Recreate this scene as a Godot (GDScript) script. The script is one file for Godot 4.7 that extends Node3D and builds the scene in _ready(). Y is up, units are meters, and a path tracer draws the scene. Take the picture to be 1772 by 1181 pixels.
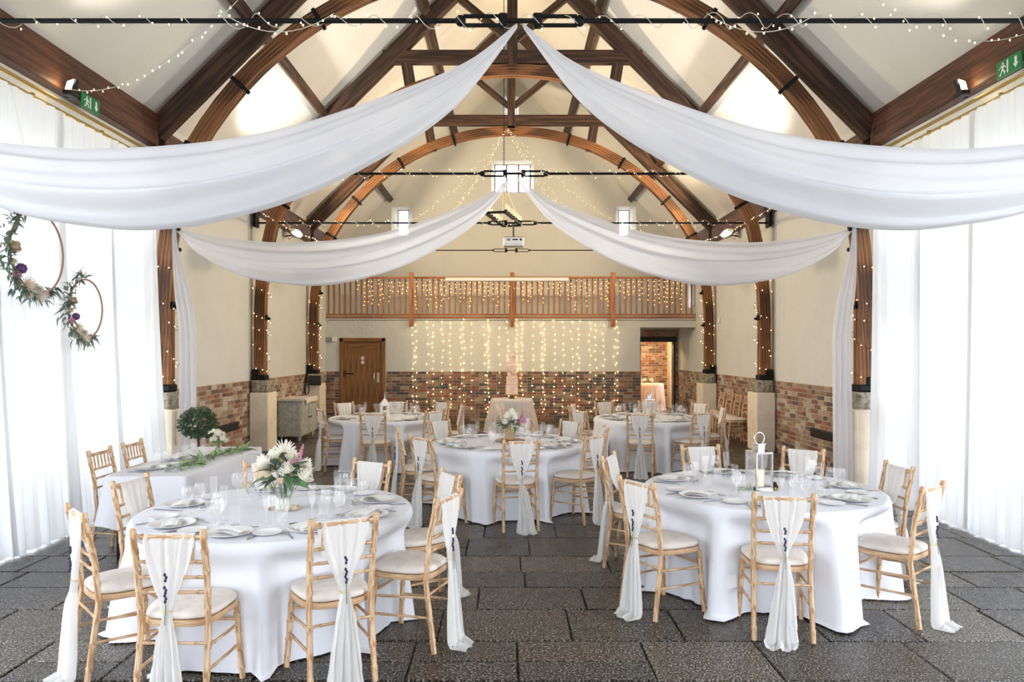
extends Node3D
# A timber-trussed barn hall laid for a wedding breakfast. x to the right, y up, the hall runs away along -z; the camera stands near z = 0.

const WALL_X := 4.76          # inner face of the side walls
const TRUSS_Z := [-5.17, -9.65, -13.4, -17.08]
const END_Z := -18.9          # wall under the gallery
const GABLE_Z := -20.9        # gable wall behind the gallery
const BACK_Z := 4.0           # wall behind the camera
const RIDGE_Y := 9.67

var M := {}
var taken := {}
var rng := RandomNumberGenerator.new()


# ---------------------------------------------------------------- mesh building
class Shape extends RefCounted:
	var v := PackedVector3Array()
	var n := PackedVector3Array()
	var uv := PackedVector2Array()
	var col := PackedColorArray()
	var idx := PackedInt32Array()
	var tint := Color(1, 1, 1)
	var xf := Transform3D()

	func put(p: Vector3, nn: Vector3, t: Vector2) -> void:
		v.append(xf * p)
		n.append((xf.basis * nn).normalized())
		uv.append(t)
		col.append(tint)

	func tri(a: Vector3, b: Vector3, c: Vector3) -> void:
		var nn := (c - a).cross(b - a).normalized()
		var k := v.size()
		put(a, nn, Vector2(a.x, a.y)); put(b, nn, Vector2(b.x, b.y)); put(c, nn, Vector2(c.x, c.y))
		idx.append_array([k, k + 1, k + 2])

	# a, b, c, d run clockwise seen from outside; u runs from a to b
	func quad(a: Vector3, b: Vector3, c: Vector3, d: Vector3) -> void:
		var nn := (c - a).cross(b - a).normalized()
		if nn == Vector3.ZERO:
			nn = (d - a).cross(c - a).normalized()
		var k := v.size()
		var w := a.distance_to(b)
		var h := b.distance_to(c)
		if w >= h:
			put(a, nn, Vector2(0, 0)); put(b, nn, Vector2(w, 0)); put(c, nn, Vector2(w, h)); put(d, nn, Vector2(0, h))
		else:
			put(a, nn, Vector2(0, 0)); put(b, nn, Vector2(0, w)); put(c, nn, Vector2(h, w)); put(d, nn, Vector2(h, 0))
		idx.append_array([k, k + 1, k + 2, k, k + 2, k + 3])

	# eight corners: bottom ring p0..p3, top ring p4..p7
	func hexa(p: Array) -> void:
		var mid := Vector3.ZERO
		for q in p: mid += q / 8.0
		for f in [[0, 1, 2, 3], [7, 6, 5, 4], [0, 4, 5, 1], [1, 5, 6, 2], [2, 6, 7, 3], [3, 7, 4, 0]]:
			var a: Vector3 = p[f[0]]
			var b: Vector3 = p[f[1]]
			var c: Vector3 = p[f[2]]
			var d: Vector3 = p[f[3]]
			if (c - a).cross(b - a).dot((a + b + c + d) / 4.0 - mid) >= 0.0:
				quad(a, b, c, d)
			else:
				quad(b, a, d, c)

	func box(c: Vector3, s: Vector3) -> void:
		var h := s / 2.0
		hexa([c + Vector3(-h.x, -h.y, -h.z), c + Vector3(h.x, -h.y, -h.z), c + Vector3(h.x, -h.y, h.z), c + Vector3(-h.x, -h.y, h.z), c + Vector3(-h.x, h.y, -h.z), c + Vector3(h.x, h.y, -h.z), c + Vector3(h.x, h.y, h.z), c + Vector3(-h.x, h.y, h.z)])

	# box whose edges are cut by e
	func block(c: Vector3, s: Vector3, e: float) -> void:
		var h := s / 2.0
		e = minf(e, minf(h.x, minf(h.y, h.z)) * 0.9)
		var i := h - Vector3(e, e, e)
		for axis in 3:
			for side in [-1.0, 1.0]:
				var p := []
				for st in [[-1, -1], [1, -1], [1, 1], [-1, 1]]:
					var q := Vector3.ZERO
					q[axis] = h[axis] * side
					q[(axis + 1) % 3] = i[(axis + 1) % 3] * st[0]
					q[(axis + 2) % 3] = i[(axis + 2) % 3] * st[1]
					p.append(c + q)
				out_quad(p[0], p[1], p[2], p[3], c)
		for axis in 3:
			var b := (axis + 1) % 3
			var d := (axis + 2) % 3
			for sb in [-1.0, 1.0]:
				for sd in [-1.0, 1.0]:
					var p := []
					for st in [[-1, 0], [1, 0], [1, 1], [-1, 1]]:
						var q := Vector3.ZERO
						q[axis] = i[axis] * st[0]
						q[b] = sb * (h[b] if st[1] == 0 else i[b])
						q[d] = sd * (i[d] if st[1] == 0 else h[d])
						p.append(c + q)
					out_quad(p[0], p[1], p[2], p[3], c)
		for sx in [-1.0, 1.0]:
			for sy in [-1.0, 1.0]:
				for sz in [-1.0, 1.0]:
					var a := c + Vector3(h.x * sx, i.y * sy, i.z * sz)
					var b2 := c + Vector3(i.x * sx, h.y * sy, i.z * sz)
					var d2 := c + Vector3(i.x * sx, i.y * sy, h.z * sz)
					if (d2 - a).cross(b2 - a).dot(Vector3(sx, sy, sz)) > 0: tri(a, b2, d2)
					else: tri(a, d2, b2)

	func out_quad(a: Vector3, b: Vector3, c: Vector3, d: Vector3, mid: Vector3) -> void:
		if (c - a).cross(b - a).dot((a + b + c + d) / 4.0 - mid) >= 0.0: quad(a, b, c, d)
		else: quad(b, a, d, c)

	# rows of points; smooth. Outside is where (next row) x (next column) points, unless flip
	func grid(rows: Array, close_u := false, close_v := false, flip := false, su := 1.0, sv := 1.0) -> void:
		var nr := rows.size()
		var nc: int = rows[0].size()
		var nn := []
		for r in nr:
			var line := PackedVector3Array()
			for c in nc:
				var cl: int = (c - 1 + nc) % nc if close_u else maxi(c - 1, 0)
				var cr: int = (c + 1) % nc if close_u else mini(c + 1, nc - 1)
				var rl: int = (r - 1 + nr) % nr if close_v else maxi(r - 1, 0)
				var rr: int = (r + 1) % nr if close_v else mini(r + 1, nr - 1)
				var du: Vector3 = rows[r][cr] - rows[r][cl]
				var dv: Vector3 = rows[rr][c] - rows[rl][c]
				var q := dv.cross(du)
				if q.length_squared() < 1e-16:
					q = (rows[rr][c] - rows[r][c]).cross(rows[rr][cr] - rows[rr][cl]) + (rows[r][cr] - rows[r][cl]).cross(rows[rl][c] - rows[r][c])
				line.append(-q.normalized() if flip else q.normalized())
			nn.append(line)
		var k := v.size()
		var w := nc + (1 if close_u else 0)
		var h := nr + (1 if close_v else 0)
		for r in h:
			for c in w:
				put(rows[r % nr][c % nc], nn[r % nr][c % nc], Vector2(su * c / (w - 1.0), sv * r / (h - 1.0)))
		for r in h - 1:
			for c in w - 1:
				var a := k + r * w + c
				if flip: idx.append_array([a, a + w, a + 1, a + 1, a + w, a + w + 1])
				else: idx.append_array([a, a + 1, a + w, a + 1, a + w + 1, a + w])

	# round profile [[radius, y], ...] from the bottom upwards
	func lathe(profile: Array, sides := 16, at := Vector3.ZERO) -> void:
		var rows := []
		for p in profile:
			var line := []
			for s in sides:
				var a := TAU * s / sides
				line.append(at + Vector3(cos(a) * p[0], p[1], sin(a) * p[0]))
			rows.append(line)
		grid(rows, true, false, false, 1.0, 1.0)

	# tube along points; radius is a number or one for each point
	func tube(path: Array, radius, sides := 8, caps := true, flat := 1.0) -> void:
		var rows := []
		var up := Vector3.UP
		var dist := 0.0
		var first: Vector3 = (path[1] - path[0]).normalized()
		if absf(first.dot(up)) > 0.9: up = Vector3.RIGHT
		for i in path.size():
			var t: Vector3 = (path[mini(i + 1, path.size() - 1)] - path[maxi(i - 1, 0)]).normalized()
			var s := t.cross(up)
			if s.length() < 0.01: s = t.cross(Vector3(0.3, 0.4, 0.86))
			s = s.normalized()
			up = s.cross(t).normalized()
			if i > 0: dist += path[i].distance_to(path[i - 1])
			var r: float = radius[i] if radius is Array else radius
			var line := []
			for k in sides:
				var a := TAU * k / sides
				line.append(path[i] + s * cos(a) * r + up * sin(a) * r * flat)
			rows.append(line)
		var from := uv.size()
		grid(rows, true, false, false, 0.2, dist)
		for k in range(from, uv.size()):
			uv[k] = Vector2(uv[k].y, uv[k].x)
		if caps:
			for e in [0, rows.size() - 1]:
				for k in sides:
					var a: Vector3 = rows[e][k]
					var b: Vector3 = rows[e][(k + 1) % sides]
					var mid: Vector3 = path[e]
					var dir: Vector3 = (path[e] - path[1]) if e == 0 else (path[e] - path[e - 1])
					if (b - mid).cross(a - mid).dot(dir) > 0: tri(mid, a, b)
					else: tri(mid, b, a)

	# little ball or drop
	func ball(c: Vector3, r: float, sides := 6, rings := 4, stretch := 1.0) -> void:
		var p := []
		for i in rings + 1:
			var a := -PI / 2 + PI * i / rings
			p.append([maxf(cos(a), 0.001) * r, sin(a) * r * stretch])
		lathe(p, sides, c)

	# flat outline (x, y) pushed from z0 to z1
	func slab(outline: PackedVector2Array, z0: float, z1: float) -> void:
		var o := outline
		if Geometry2D.is_polygon_clockwise(o):
			o = o.duplicate(); o.reverse()
		var t := Geometry2D.triangulate_polygon(o)
		for i in range(0, t.size(), 3):
			var a := o[t[i]]
			var b := o[t[i + 1]]
			var c := o[t[i + 2]]
			var turn := (b - a).cross(c - a) > 0
			for zz in [[z1, turn], [z0, not turn]]:
				if zz[1]: tri(Vector3(a.x, a.y, zz[0]), Vector3(c.x, c.y, zz[0]), Vector3(b.x, b.y, zz[0]))
				else: tri(Vector3(a.x, a.y, zz[0]), Vector3(b.x, b.y, zz[0]), Vector3(c.x, c.y, zz[0]))
		for i in o.size():
			var a := o[i]
			var b := o[(i + 1) % o.size()]
			var out := Vector3(b.y - a.y, a.x - b.x, 0)
			var p := [Vector3(a.x, a.y, z0), Vector3(b.x, b.y, z0), Vector3(b.x, b.y, z1), Vector3(a.x, a.y, z1)]
			if (p[2] - p[0]).cross(p[1] - p[0]).dot(out) >= 0: quad(p[0], p[1], p[2], p[3])
			else: quad(p[1], p[0], p[3], p[2])

	func mesh(colored := false) -> ArrayMesh:
		var a := []
		a.resize(Mesh.ARRAY_MAX)
		a[Mesh.ARRAY_VERTEX] = v
		a[Mesh.ARRAY_NORMAL] = n
		a[Mesh.ARRAY_TEX_UV] = uv
		if colored: a[Mesh.ARRAY_COLOR] = col
		a[Mesh.ARRAY_INDEX] = idx
		var m := ArrayMesh.new()
		m.add_surface_from_arrays(Mesh.PRIMITIVE_TRIANGLES, a)
		return m


# ---------------------------------------------------------------- objects
func numbered(called: String) -> String:
	if not taken.has(called):
		taken[called] = 0
		return called
	taken[called] += 1
	return "%s_%03d" % [called, taken[called]]

func tag(o: Node, label: String, category := "", group := "", kind := "") -> Node:
	if label: o.set_meta("label", label)
	if category: o.set_meta("category", category)
	if group: o.set_meta("group", group)
	if kind: o.set_meta("kind", kind)
	return o

func thing(called: String, label: String, category: String, at := Vector3.ZERO, turn := 0.0, group := "") -> Node3D:
	var o := Node3D.new()
	o.name = numbered(called)
	add_child(o)
	o.position = at
	o.rotation.y = turn
	tag(o, label, category, group)
	return o

func solo(called: String, mesh: Mesh, mat: Material, label: String, category: String, at := Vector3.ZERO, turn := 0.0, group := "") -> MeshInstance3D:
	var o := MeshInstance3D.new()
	o.name = numbered(called)
	o.mesh = mesh
	o.material_override = mat
	add_child(o)
	o.position = at
	o.rotation.y = turn
	tag(o, label, category, group)
	return o

func part(parent: Node, called: String, mesh: Mesh, mat: Material, at := Vector3.ZERO, turn := Vector3.ZERO) -> MeshInstance3D:
	var o := MeshInstance3D.new()
	o.name = called
	o.mesh = mesh
	o.material_override = mat
	parent.add_child(o, true)
	o.position = at
	o.rotation = turn
	return o

func structure(called: String, mesh: Mesh, mat: Material) -> MeshInstance3D:
	var o := MeshInstance3D.new()
	o.name = called
	o.mesh = mesh
	o.material_override = mat
	add_child(o)
	o.set_meta("kind", "structure")
	return o

func copy_of(o: Node3D, at: Vector3, turn: float, label: String, group := "") -> Node3D:
	var c: Node3D = o.duplicate()
	c.name = numbered(String(o.name).rstrip("0123456789").trim_suffix("_"))
	add_child(c)
	c.position = at
	c.rotation.y = turn
	c.set_meta("label", label)
	if group: c.set_meta("group", group)
	return c


# ---------------------------------------------------------------- materials
func noise_map(frequency: float, ramp: Array, octaves := 4, size := 512, seed_ := 1, kind := FastNoiseLite.TYPE_SIMPLEX_SMOOTH, relief := 0.0) -> NoiseTexture2D:
	var f := FastNoiseLite.new()
	f.noise_type = kind
	f.frequency = frequency
	f.fractal_octaves = octaves
	f.seed = seed_
	var t := NoiseTexture2D.new()
	t.width = size
	t.height = size
	t.seamless = true
	t.noise = f
	if relief > 0.0:
		t.as_normal_map = true
		t.bump_strength = relief
	elif ramp:
		var g := Gradient.new()
		var offs := PackedFloat32Array()
		var cols := PackedColorArray()
		for r in ramp:
			offs.append(r[0])
			cols.append(r[1])
		g.offsets = offs
		g.colors = cols
		t.color_ramp = g
	return t

func plain(color: Color, rough := 0.8, metal := 0.0) -> StandardMaterial3D:
	var m := StandardMaterial3D.new()
	m.albedo_color = color
	m.roughness = rough
	m.metallic = metal
	return m

func rgb8(r: int, g: int, b: int) -> Color:
	return Color8(r, g, b)

# timber: grain along u
func timber(dark: Color, mid: Color, light: Color, seed_: int, rough := 0.7) -> StandardMaterial3D:
	var m := plain(Color.WHITE, rough)
	m.albedo_texture = noise_map(0.011, [[0.0, dark], [0.35, mid.lerp(dark, 0.45)], [0.5, mid], [0.68, mid.lerp(light, 0.5)], [1.0, light]], 5, 512, seed_)
	m.uv1_scale = Vector3(0.16, 2.6, 1)
	m.heightmap_enabled = false
	m.normal_enabled = true
	m.normal_texture = noise_map(0.02, [], 4, 512, seed_ + 7, FastNoiseLite.TYPE_SIMPLEX_SMOOTH, 5.0)
	m.normal_scale = 0.5
	return m

func rendered(color: Color, spread: float, scale: float, seed_: int, relief := 0.35, rough := 0.9) -> StandardMaterial3D:
	var m := plain(Color.WHITE, rough)
	m.albedo_texture = noise_map(0.006, [[0.0, color.darkened(spread)], [0.5, color], [1.0, color.lightened(spread * 0.6)]], 5, 512, seed_)
	m.uv1_triplanar = true
	m.uv1_world_triplanar = true
	m.uv1_scale = Vector3.ONE * scale
	m.normal_enabled = true
	m.normal_texture = noise_map(0.03, [], 5, 512, seed_ + 3, FastNoiseLite.TYPE_SIMPLEX_SMOOTH, 4.0)
	m.normal_scale = relief
	return m

func cloth(color: Color, rough: float, back: float, alpha := 1.0) -> StandardMaterial3D:
	var m := plain(color, rough)
	m.cull_mode = BaseMaterial3D.CULL_DISABLED
	if back > 0.0:
		m.backlight_enabled = true
		m.backlight = Color(back, back, back).linear_to_srgb()
	if alpha < 1.0:
		m.transparency = BaseMaterial3D.TRANSPARENCY_ALPHA
		m.albedo_color.a = alpha
	return m

func glass(alpha: float, tint := Color(1, 1, 1)) -> StandardMaterial3D:
	var m := plain(tint, 0.03)
	m.transparency = BaseMaterial3D.TRANSPARENCY_ALPHA
	m.albedo_color.a = alpha
	m.metallic_specular = 0.6
	return m

func glow(color: Color, strength: float) -> StandardMaterial3D:
	var m := plain(color, 0.5)
	m.emission_enabled = true
	m.emission = color
	m.emission_energy_multiplier = strength
	return m

func make_materials() -> void:
	M.plaster = rendered(rgb8(214, 214, 208), 0.022, 0.35, 11, 0.25)
	M.ceiling = rendered(rgb8(230, 227, 220), 0.04, 0.25, 12, 0.15)
	M.base = rendered(rgb8(234, 220, 198), 0.08, 0.6, 14, 0.3)
	M.mortar = rendered(rgb8(196, 180, 158), 0.2, 2.0, 15, 0.6)
	M.stone = rendered(rgb8(150, 140, 118), 0.55, 3.2, 17, 1.0)
	M.joint = rendered(rgb8(52, 49, 43), 0.3, 3.0, 18, 0.6)
	M.timber = timber(rgb8(34, 21, 14), rgb8(64, 42, 29), rgb8(94, 64, 45), 21)
	M.post = timber(rgb8(44, 26, 14), rgb8(120, 77, 44), rgb8(160, 110, 68), 22)
	M.plate = timber(rgb8(48, 25, 16), rgb8(82, 47, 31), rgb8(106, 64, 44), 23, 0.5)
	M.oak = timber(rgb8(92, 58, 26), rgb8(134, 92, 48), rgb8(160, 114, 64), 24, 0.55)
	M.pine = timber(rgb8(120, 66, 30), rgb8(160, 98, 52), rgb8(186, 124, 74), 25, 0.5)
	M.chair = timber(rgb8(158, 108, 66), rgb8(208, 172, 132), rgb8(230, 204, 172), 26, 0.55)
	M.chair.uv1_scale = Vector3(1.5, 4.0, 1)
	M.iron = plain(rgb8(22, 22, 24), 0.55, 0.6)
	M.black = plain(rgb8(16, 16, 17), 0.5)
	M.brass = plain(rgb8(186, 160, 96), 0.35, 0.85)
	M.steel = plain(rgb8(225, 225, 228), 0.12, 1.0)
	M.cutlery = plain(rgb8(190, 190, 194), 0.16, 1.0)
	M.mirror = plain(rgb8(200, 192, 170), 0.06, 1.0)
	M.white = plain(rgb8(236, 236, 234), 0.5)
	M.grey = plain(rgb8(150, 150, 148), 0.6)
	M.china = plain(rgb8(240, 240, 240), 0.15)
	M.napkin = cloth(rgb8(240, 237, 232), 0.9, 0.0)
	M.table_cloth = cloth(rgb8(230, 230, 234), 0.85, 0.0)
	M.cake_cloth = cloth(rgb8(206, 200, 200), 0.85, 0.0)
	M.pink_cloth = cloth(rgb8(222, 190, 170), 0.85, 0.0)
	M.chiffon = cloth(rgb8(246, 244, 240), 0.9, 0.6, 0.9)
	M.drape = cloth(rgb8(236, 238, 246), 0.9, 0.8, 0.93)
	M.curtain = cloth(rgb8(240, 241, 242), 0.95, 0.3)
	M.cushion = rendered(rgb8(226, 216, 206), 0.06, 4.0, 31, 0.1)
	M.glass = glass(0.075)
	M.pane = glass(0.02)
	M.water = glass(0.45, rgb8(226, 228, 200))
	M.leaf = cloth(rgb8(58, 104, 44), 0.55, 0.3)
	M.leaf_dark = cloth(rgb8(30, 66, 36), 0.5, 0.2)
	M.leaf_light = cloth(rgb8(140, 172, 84), 0.55, 0.4)
	M.leaf_grey = cloth(rgb8(56, 92, 66), 0.55, 0.3)
	M.petal = cloth(rgb8(240, 234, 218), 0.7, 0.3)
	M.petal_cream = cloth(rgb8(236, 214, 184), 0.7, 0.3)
	M.petal_pink = cloth(rgb8(214, 150, 176), 0.7, 0.3)
	M.petal_purple = cloth(rgb8(112, 60, 130), 0.7, 0.2)
	M.lavender = plain(rgb8(52, 42, 84), 0.8)
	M.stem = plain(rgb8(86, 110, 58), 0.7)
	M.twine = plain(rgb8(216, 200, 150), 0.9)
	M.hoop = plain(rgb8(178, 132, 112), 0.5)
	M.wire = plain(rgb8(226, 222, 208), 0.5)
	M.wire_dark = plain(rgb8(46, 42, 34), 0.6)
	M.bulb = glow(Color(1.0, 0.9, 0.72), 2.0)
	M.bulb_far = glow(Color(1.0, 0.84, 0.55), 12.0)
	M.bulb_orange = glow(Color(1.0, 0.6, 0.26), 10.0)
	M.flood = glow(Color(1.0, 0.88, 0.66), 14.0)
	M.uplight = glow(Color(1.0, 0.84, 0.6), 3.0)
	M.exit_green = plain(rgb8(14, 128, 74), 0.4)
	M.wax = plain(rgb8(238, 228, 204), 0.5)


# ---------------------------------------------------------------- the scene
func _ready() -> void:
	rng.seed = 20240607
	var cam := Camera3D.new()
	cam.name = "camera"
	cam.projection = Camera3D.PROJECTION_FRUSTUM
	cam.near = 0.1
	cam.far = 200.0
	cam.size = 0.1 * 1181.0 / 1270.0
	cam.frustum_offset = Vector2(0.1 * 8.0 / 1270.0, 0.1 * 15.5 / 1270.0)
	cam.position = Vector3(-0.09, 1.83, 0)
	add_child(cam)
	cam.current = true

	var sky_look := ProceduralSkyMaterial.new()
	sky_look.sky_top_color = Color(0.90, 0.94, 1.0)
	sky_look.sky_horizon_color = Color(0.97, 0.98, 1.0)
	sky_look.ground_horizon_color = Color(0.80, 0.82, 0.80)
	sky_look.ground_bottom_color = Color(0.50, 0.52, 0.46)
	sky_look.sky_energy_multiplier = 2.2
	sky_look.ground_energy_multiplier = 2.2
	sky_look.sun_angle_max = 0.0
	var sky := Sky.new()
	sky.sky_material = sky_look
	var env := Environment.new()
	env.background_mode = Environment.BG_SKY
	env.sky = sky
	env.tonemap_mode = Environment.TONE_MAPPER_LINEAR
	env.tonemap_exposure = 1.4
	env.sdfgi_enabled = true
	env.ssao_enabled = true
	env.ssil_enabled = true
	var around := WorldEnvironment.new()
	around.name = "surroundings"
	around.environment = env
	add_child(around)

	make_materials()
	build_shell()
	build_floor()
	build_brickwork()
	build_windows()
	build_timber()
	build_gallery()
	build_curtains()
	build_drapes()
	build_tables()
	build_furniture()
	build_fittings()
	build_fairy_lights()


# ---------------------------------------------------------------- walls, floor, roof
# upright panel in the local x-y plane between z0 and z1; holes are [x0, x1, y0, y1]
func panel(sh: Shape, x0: float, x1: float, y0: float, top: Callable, holes: Array, z0: float, z1: float, extra := []) -> void:
	var cuts := [x0, x1]
	for h in holes:
		for k in [0, 1]:
			if h[k] > x0 and h[k] < x1 and not cuts.has(h[k]): cuts.append(h[k])
	for e in extra: cuts.append(e)
	cuts.sort()
	for i in cuts.size() - 1:
		var a: float = cuts[i]
		var b: float = cuts[i + 1]
		var mid := (a + b) / 2.0
		var over := []
		for h in holes:
			if h[0] < mid and h[1] > mid: over.append(h)
		over.sort_custom(func(p, q): return p[2] < q[2])
		var from := y0
		for h in over:
			if h[2] > from + 0.001:
				prism(sh, a, b, from, h[2], h[2], z0, z1)
			from = h[3]
		if maxf(top.call(a), top.call(b)) > from + 0.001: prism(sh, a, b, from, top.call(a), top.call(b), z0, z1)

func prism(sh: Shape, a: float, b: float, y0: float, ta: float, tb: float, z0: float, z1: float) -> void:
	sh.hexa([Vector3(a, y0, z0), Vector3(b, y0, z0), Vector3(b, y0, z1), Vector3(a, y0, z1), Vector3(a, ta, z0), Vector3(b, tb, z0), Vector3(b, tb, z1), Vector3(a, ta, z1)])

const SIDE := Basis(Vector3(0, 0, -1), Vector3(0, 1, 0), Vector3(1, 0, 0))   # local x = distance down the hall, local z = world x
const BAYS := [[0.9, 4.85], [5.5, 9.33]]
const WINDOW_TOP := 4.3

func build_shell() -> void:
	var flat := func(_x): return 4.95
	for s in [-1, 1]:
		var sh := Shape.new()
		sh.xf = Transform3D(SIDE, Vector3.ZERO)
		var holes := []
		for b in BAYS: holes.append([b[0], b[1], -0.1, WINDOW_TOP])
		if s > 0: holes.append([18.95, 19.65, 2.95, 3.62])
		panel(sh, -4.4, 21.3, -0.1, flat, holes, WALL_X if s > 0 else -WALL_X - 0.4, WALL_X + 0.4 if s > 0 else -WALL_X)
		structure("wall_right" if s > 0 else "wall_left", sh.mesh(), M.plaster)
	# roof slopes
	for s in [-1.0, 1.0]:
		var sh := Shape.new()
		var e := 5.5
		sh.hexa([Vector3(0, RIDGE_Y, 4.4), Vector3(s * e, RIDGE_Y - e, 4.4), Vector3(s * e, RIDGE_Y - e, -21.3), Vector3(0, RIDGE_Y, -21.3), Vector3(0, RIDGE_Y + 0.3, 4.4), Vector3(s * e, RIDGE_Y + 0.3 - e, 4.4), Vector3(s * e, RIDGE_Y + 0.3 - e, -21.3), Vector3(0, RIDGE_Y + 0.3, -21.3)])
		structure("ceiling_right" if s > 0 else "ceiling_left", sh.mesh(), M.ceiling)
	var roof := func(x): return RIDGE_Y + 0.1 - absf(x)
	# gable behind the gallery
	var g := Shape.new()
	panel(g, -5.16, 5.16, -0.1, roof, [[-3.4, -2.8, 5.02, 5.92], [2.98, 3.58, 5.02, 5.92], [-0.55, 0.67, 6.3, 7.22], [-0.2, 0.24, 8.42, 9.05], [3.71, 4.68, -0.1, 2.06]], GABLE_Z - 0.4, GABLE_Z, [0.0])
	structure("wall_gable", g.mesh(), M.plaster)
	# wall behind the camera; its tall window is unseen, added to light front-facing surfaces
	var b := Shape.new()
	panel(b, -5.16, 5.16, -0.1, roof, [[-3.0, 3.0, 0.5, 5.0]], BACK_Z, BACK_Z + 0.4, [0.0])
	structure("wall_back", b.mesh(), M.plaster)
	# wall under the gallery and the side of the passage
	var e2 := Shape.new()
	panel(e2, -WALL_X, 3.33, -0.1, func(_x): return 2.6, [[-4.405, -3.23, -0.1, 2.14]], END_Z - 0.22, END_Z)
	panel(e2, 3.33, WALL_X, 2.41, func(_x): return 2.6, [], END_Z - 0.22, END_Z)
	e2.box(Vector3(3.24, 1.25, (END_Z - 0.22 + GABLE_Z) / 2), Vector3(0.18, 2.7, absf(GABLE_Z - END_Z) - 0.22))
	structure("wall_end", e2.mesh(), M.plaster)
	# lobby beyond the passage
	var p := Shape.new()
	p.box(Vector3(4.4, 1.25, -24.5), Vector3(3.6, 2.7, 0.3))
	p.box(Vector3(2.75, 1.25, -22.9), Vector3(0.3, 2.7, 3.2))
	p.xf = Transform3D(SIDE, Vector3.ZERO)
	panel(p, 21.3, 24.4, -0.1, func(_x): return 2.6, [[22.0, 23.6, 0.9, 2.2]], 5.5, 5.8)
	p.xf = Transform3D()
	p.box(Vector3(4.3, 2.65, -22.9), Vector3(3.4, 0.2, 3.6))
	structure("wall_lobby", p.mesh(), M.base)
	var ground := Shape.new()
	ground.box(Vector3(0, -0.35, -8), Vector3(120, 0.3, 120))
	structure("floor_outside", ground.mesh(), rendered(rgb8(196, 194, 184), 0.15, 0.2, 41, 0.3))

func build_floor() -> void:
	var bed := Shape.new()
	bed.box(Vector3(0, -0.11, -10.3), Vector3(11.4, 0.18, 29.4))
	var floor_ := structure("floor", bed.mesh(), M.joint)
	var tones := []
	for i in 5:
		var c: Color = [rgb8(62, 52, 40), rgb8(80, 67, 50), rgb8(50, 45, 38), rgb8(88, 77, 61), rgb8(56, 46, 32)][i]
		var m := plain(Color.WHITE, 0.3)
		m.metallic_specular = 0.48
		m.albedo_texture = noise_map(0.05, [[0.0, c.darkened(0.9)], [0.34, c.darkened(0.6)], [0.46, c.darkened(0.25)], [0.55, c], [0.66, c.lightened(0.3)], [1.0, c.lightened(0.75)]], 5, 1024, 50 + i)
		m.uv1_triplanar = true
		m.uv1_world_triplanar = true
		m.uv1_scale = Vector3.ONE * (0.9 + 0.07 * i)
		m.uv1_offset = Vector3(0.21 * i, 0.13 * i, 0.37 * i)
		m.normal_enabled = true
		m.normal_texture = noise_map(0.14, [], 4, 512, 60 + i, FastNoiseLite.TYPE_SIMPLEX_SMOOTH, 7.0)
		m.normal_scale = 0.35
		m.roughness_texture = noise_map(0.02, [[0.0, Color(0.75, 0.75, 0.75)], [1.0, Color(1, 1, 1)]], 3, 256, 70)
		tones.append(m)
	var stones := []
	var z := 3.95
	while z > -24.3:
		var depth := rng.randf_range(0.38, 0.66)
		var inside := z > -20.9
		var x := (-4.76 if inside else 2.9) - rng.randf_range(0.0, 0.5)
		var lim := 4.76 if inside else 5.5
		while x < lim:
			var w := rng.randf_range(0.5, 1.0)
			var a := maxf(x, -4.75 if inside else 2.9)
			var b := minf(x + w, lim)
			if b - a > 0.12:
				# in two across the course now and then
				if rng.randf() < 0.16 and depth > 0.5:
					stones.append([a, b, z, z - depth * 0.45])
					stones.append([a, b, z - depth * 0.45, z - depth])
				else:
					stones.append([a, b, z, z - depth])
			x += w
		z -= depth
	# stones under the window bays, in the thickness of the wall
	for s in stones:
		var c := Vector3((s[0] + s[1]) / 2, 0, (s[2] + s[3]) / 2)
		var seen: float = -c.z if c.z < -2.2 and absf(c.x) < -c.z * 0.75 + 0.4 else 100.0
		s.append(seen)
	stones.sort_custom(func(p, q): return p[4] < q[4])
	var rest := Shape.new()
	for i in stones.size():
		var s: Array = stones[i]
		var size := Vector3(s[1] - s[0] - rng.randf_range(0.006, 0.014), 0.05, s[2] - s[3] - rng.randf_range(0.008, 0.018))
		var c := Vector3((s[0] + s[1]) / 2 + rng.randf_range(-0.003, 0.003), -0.025 + rng.randf_range(-0.004, 0.0), (s[2] + s[3]) / 2)
		if i < 300:
			var sh := Shape.new()
			sh.block(Vector3.ZERO, size, 0.006)
			part(floor_, "flagstone", sh.mesh(), tones[rng.randi() % 5], c, Vector3(rng.randf_range(-0.002, 0.002), 0, rng.randf_range(-0.002, 0.002)))
		else:
			rest.block(c, size, 0.006)
	var r := part(floor_, "flagstones", rest.mesh(), tones[0])
	r.set_meta("kind", "stuff")

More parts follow.
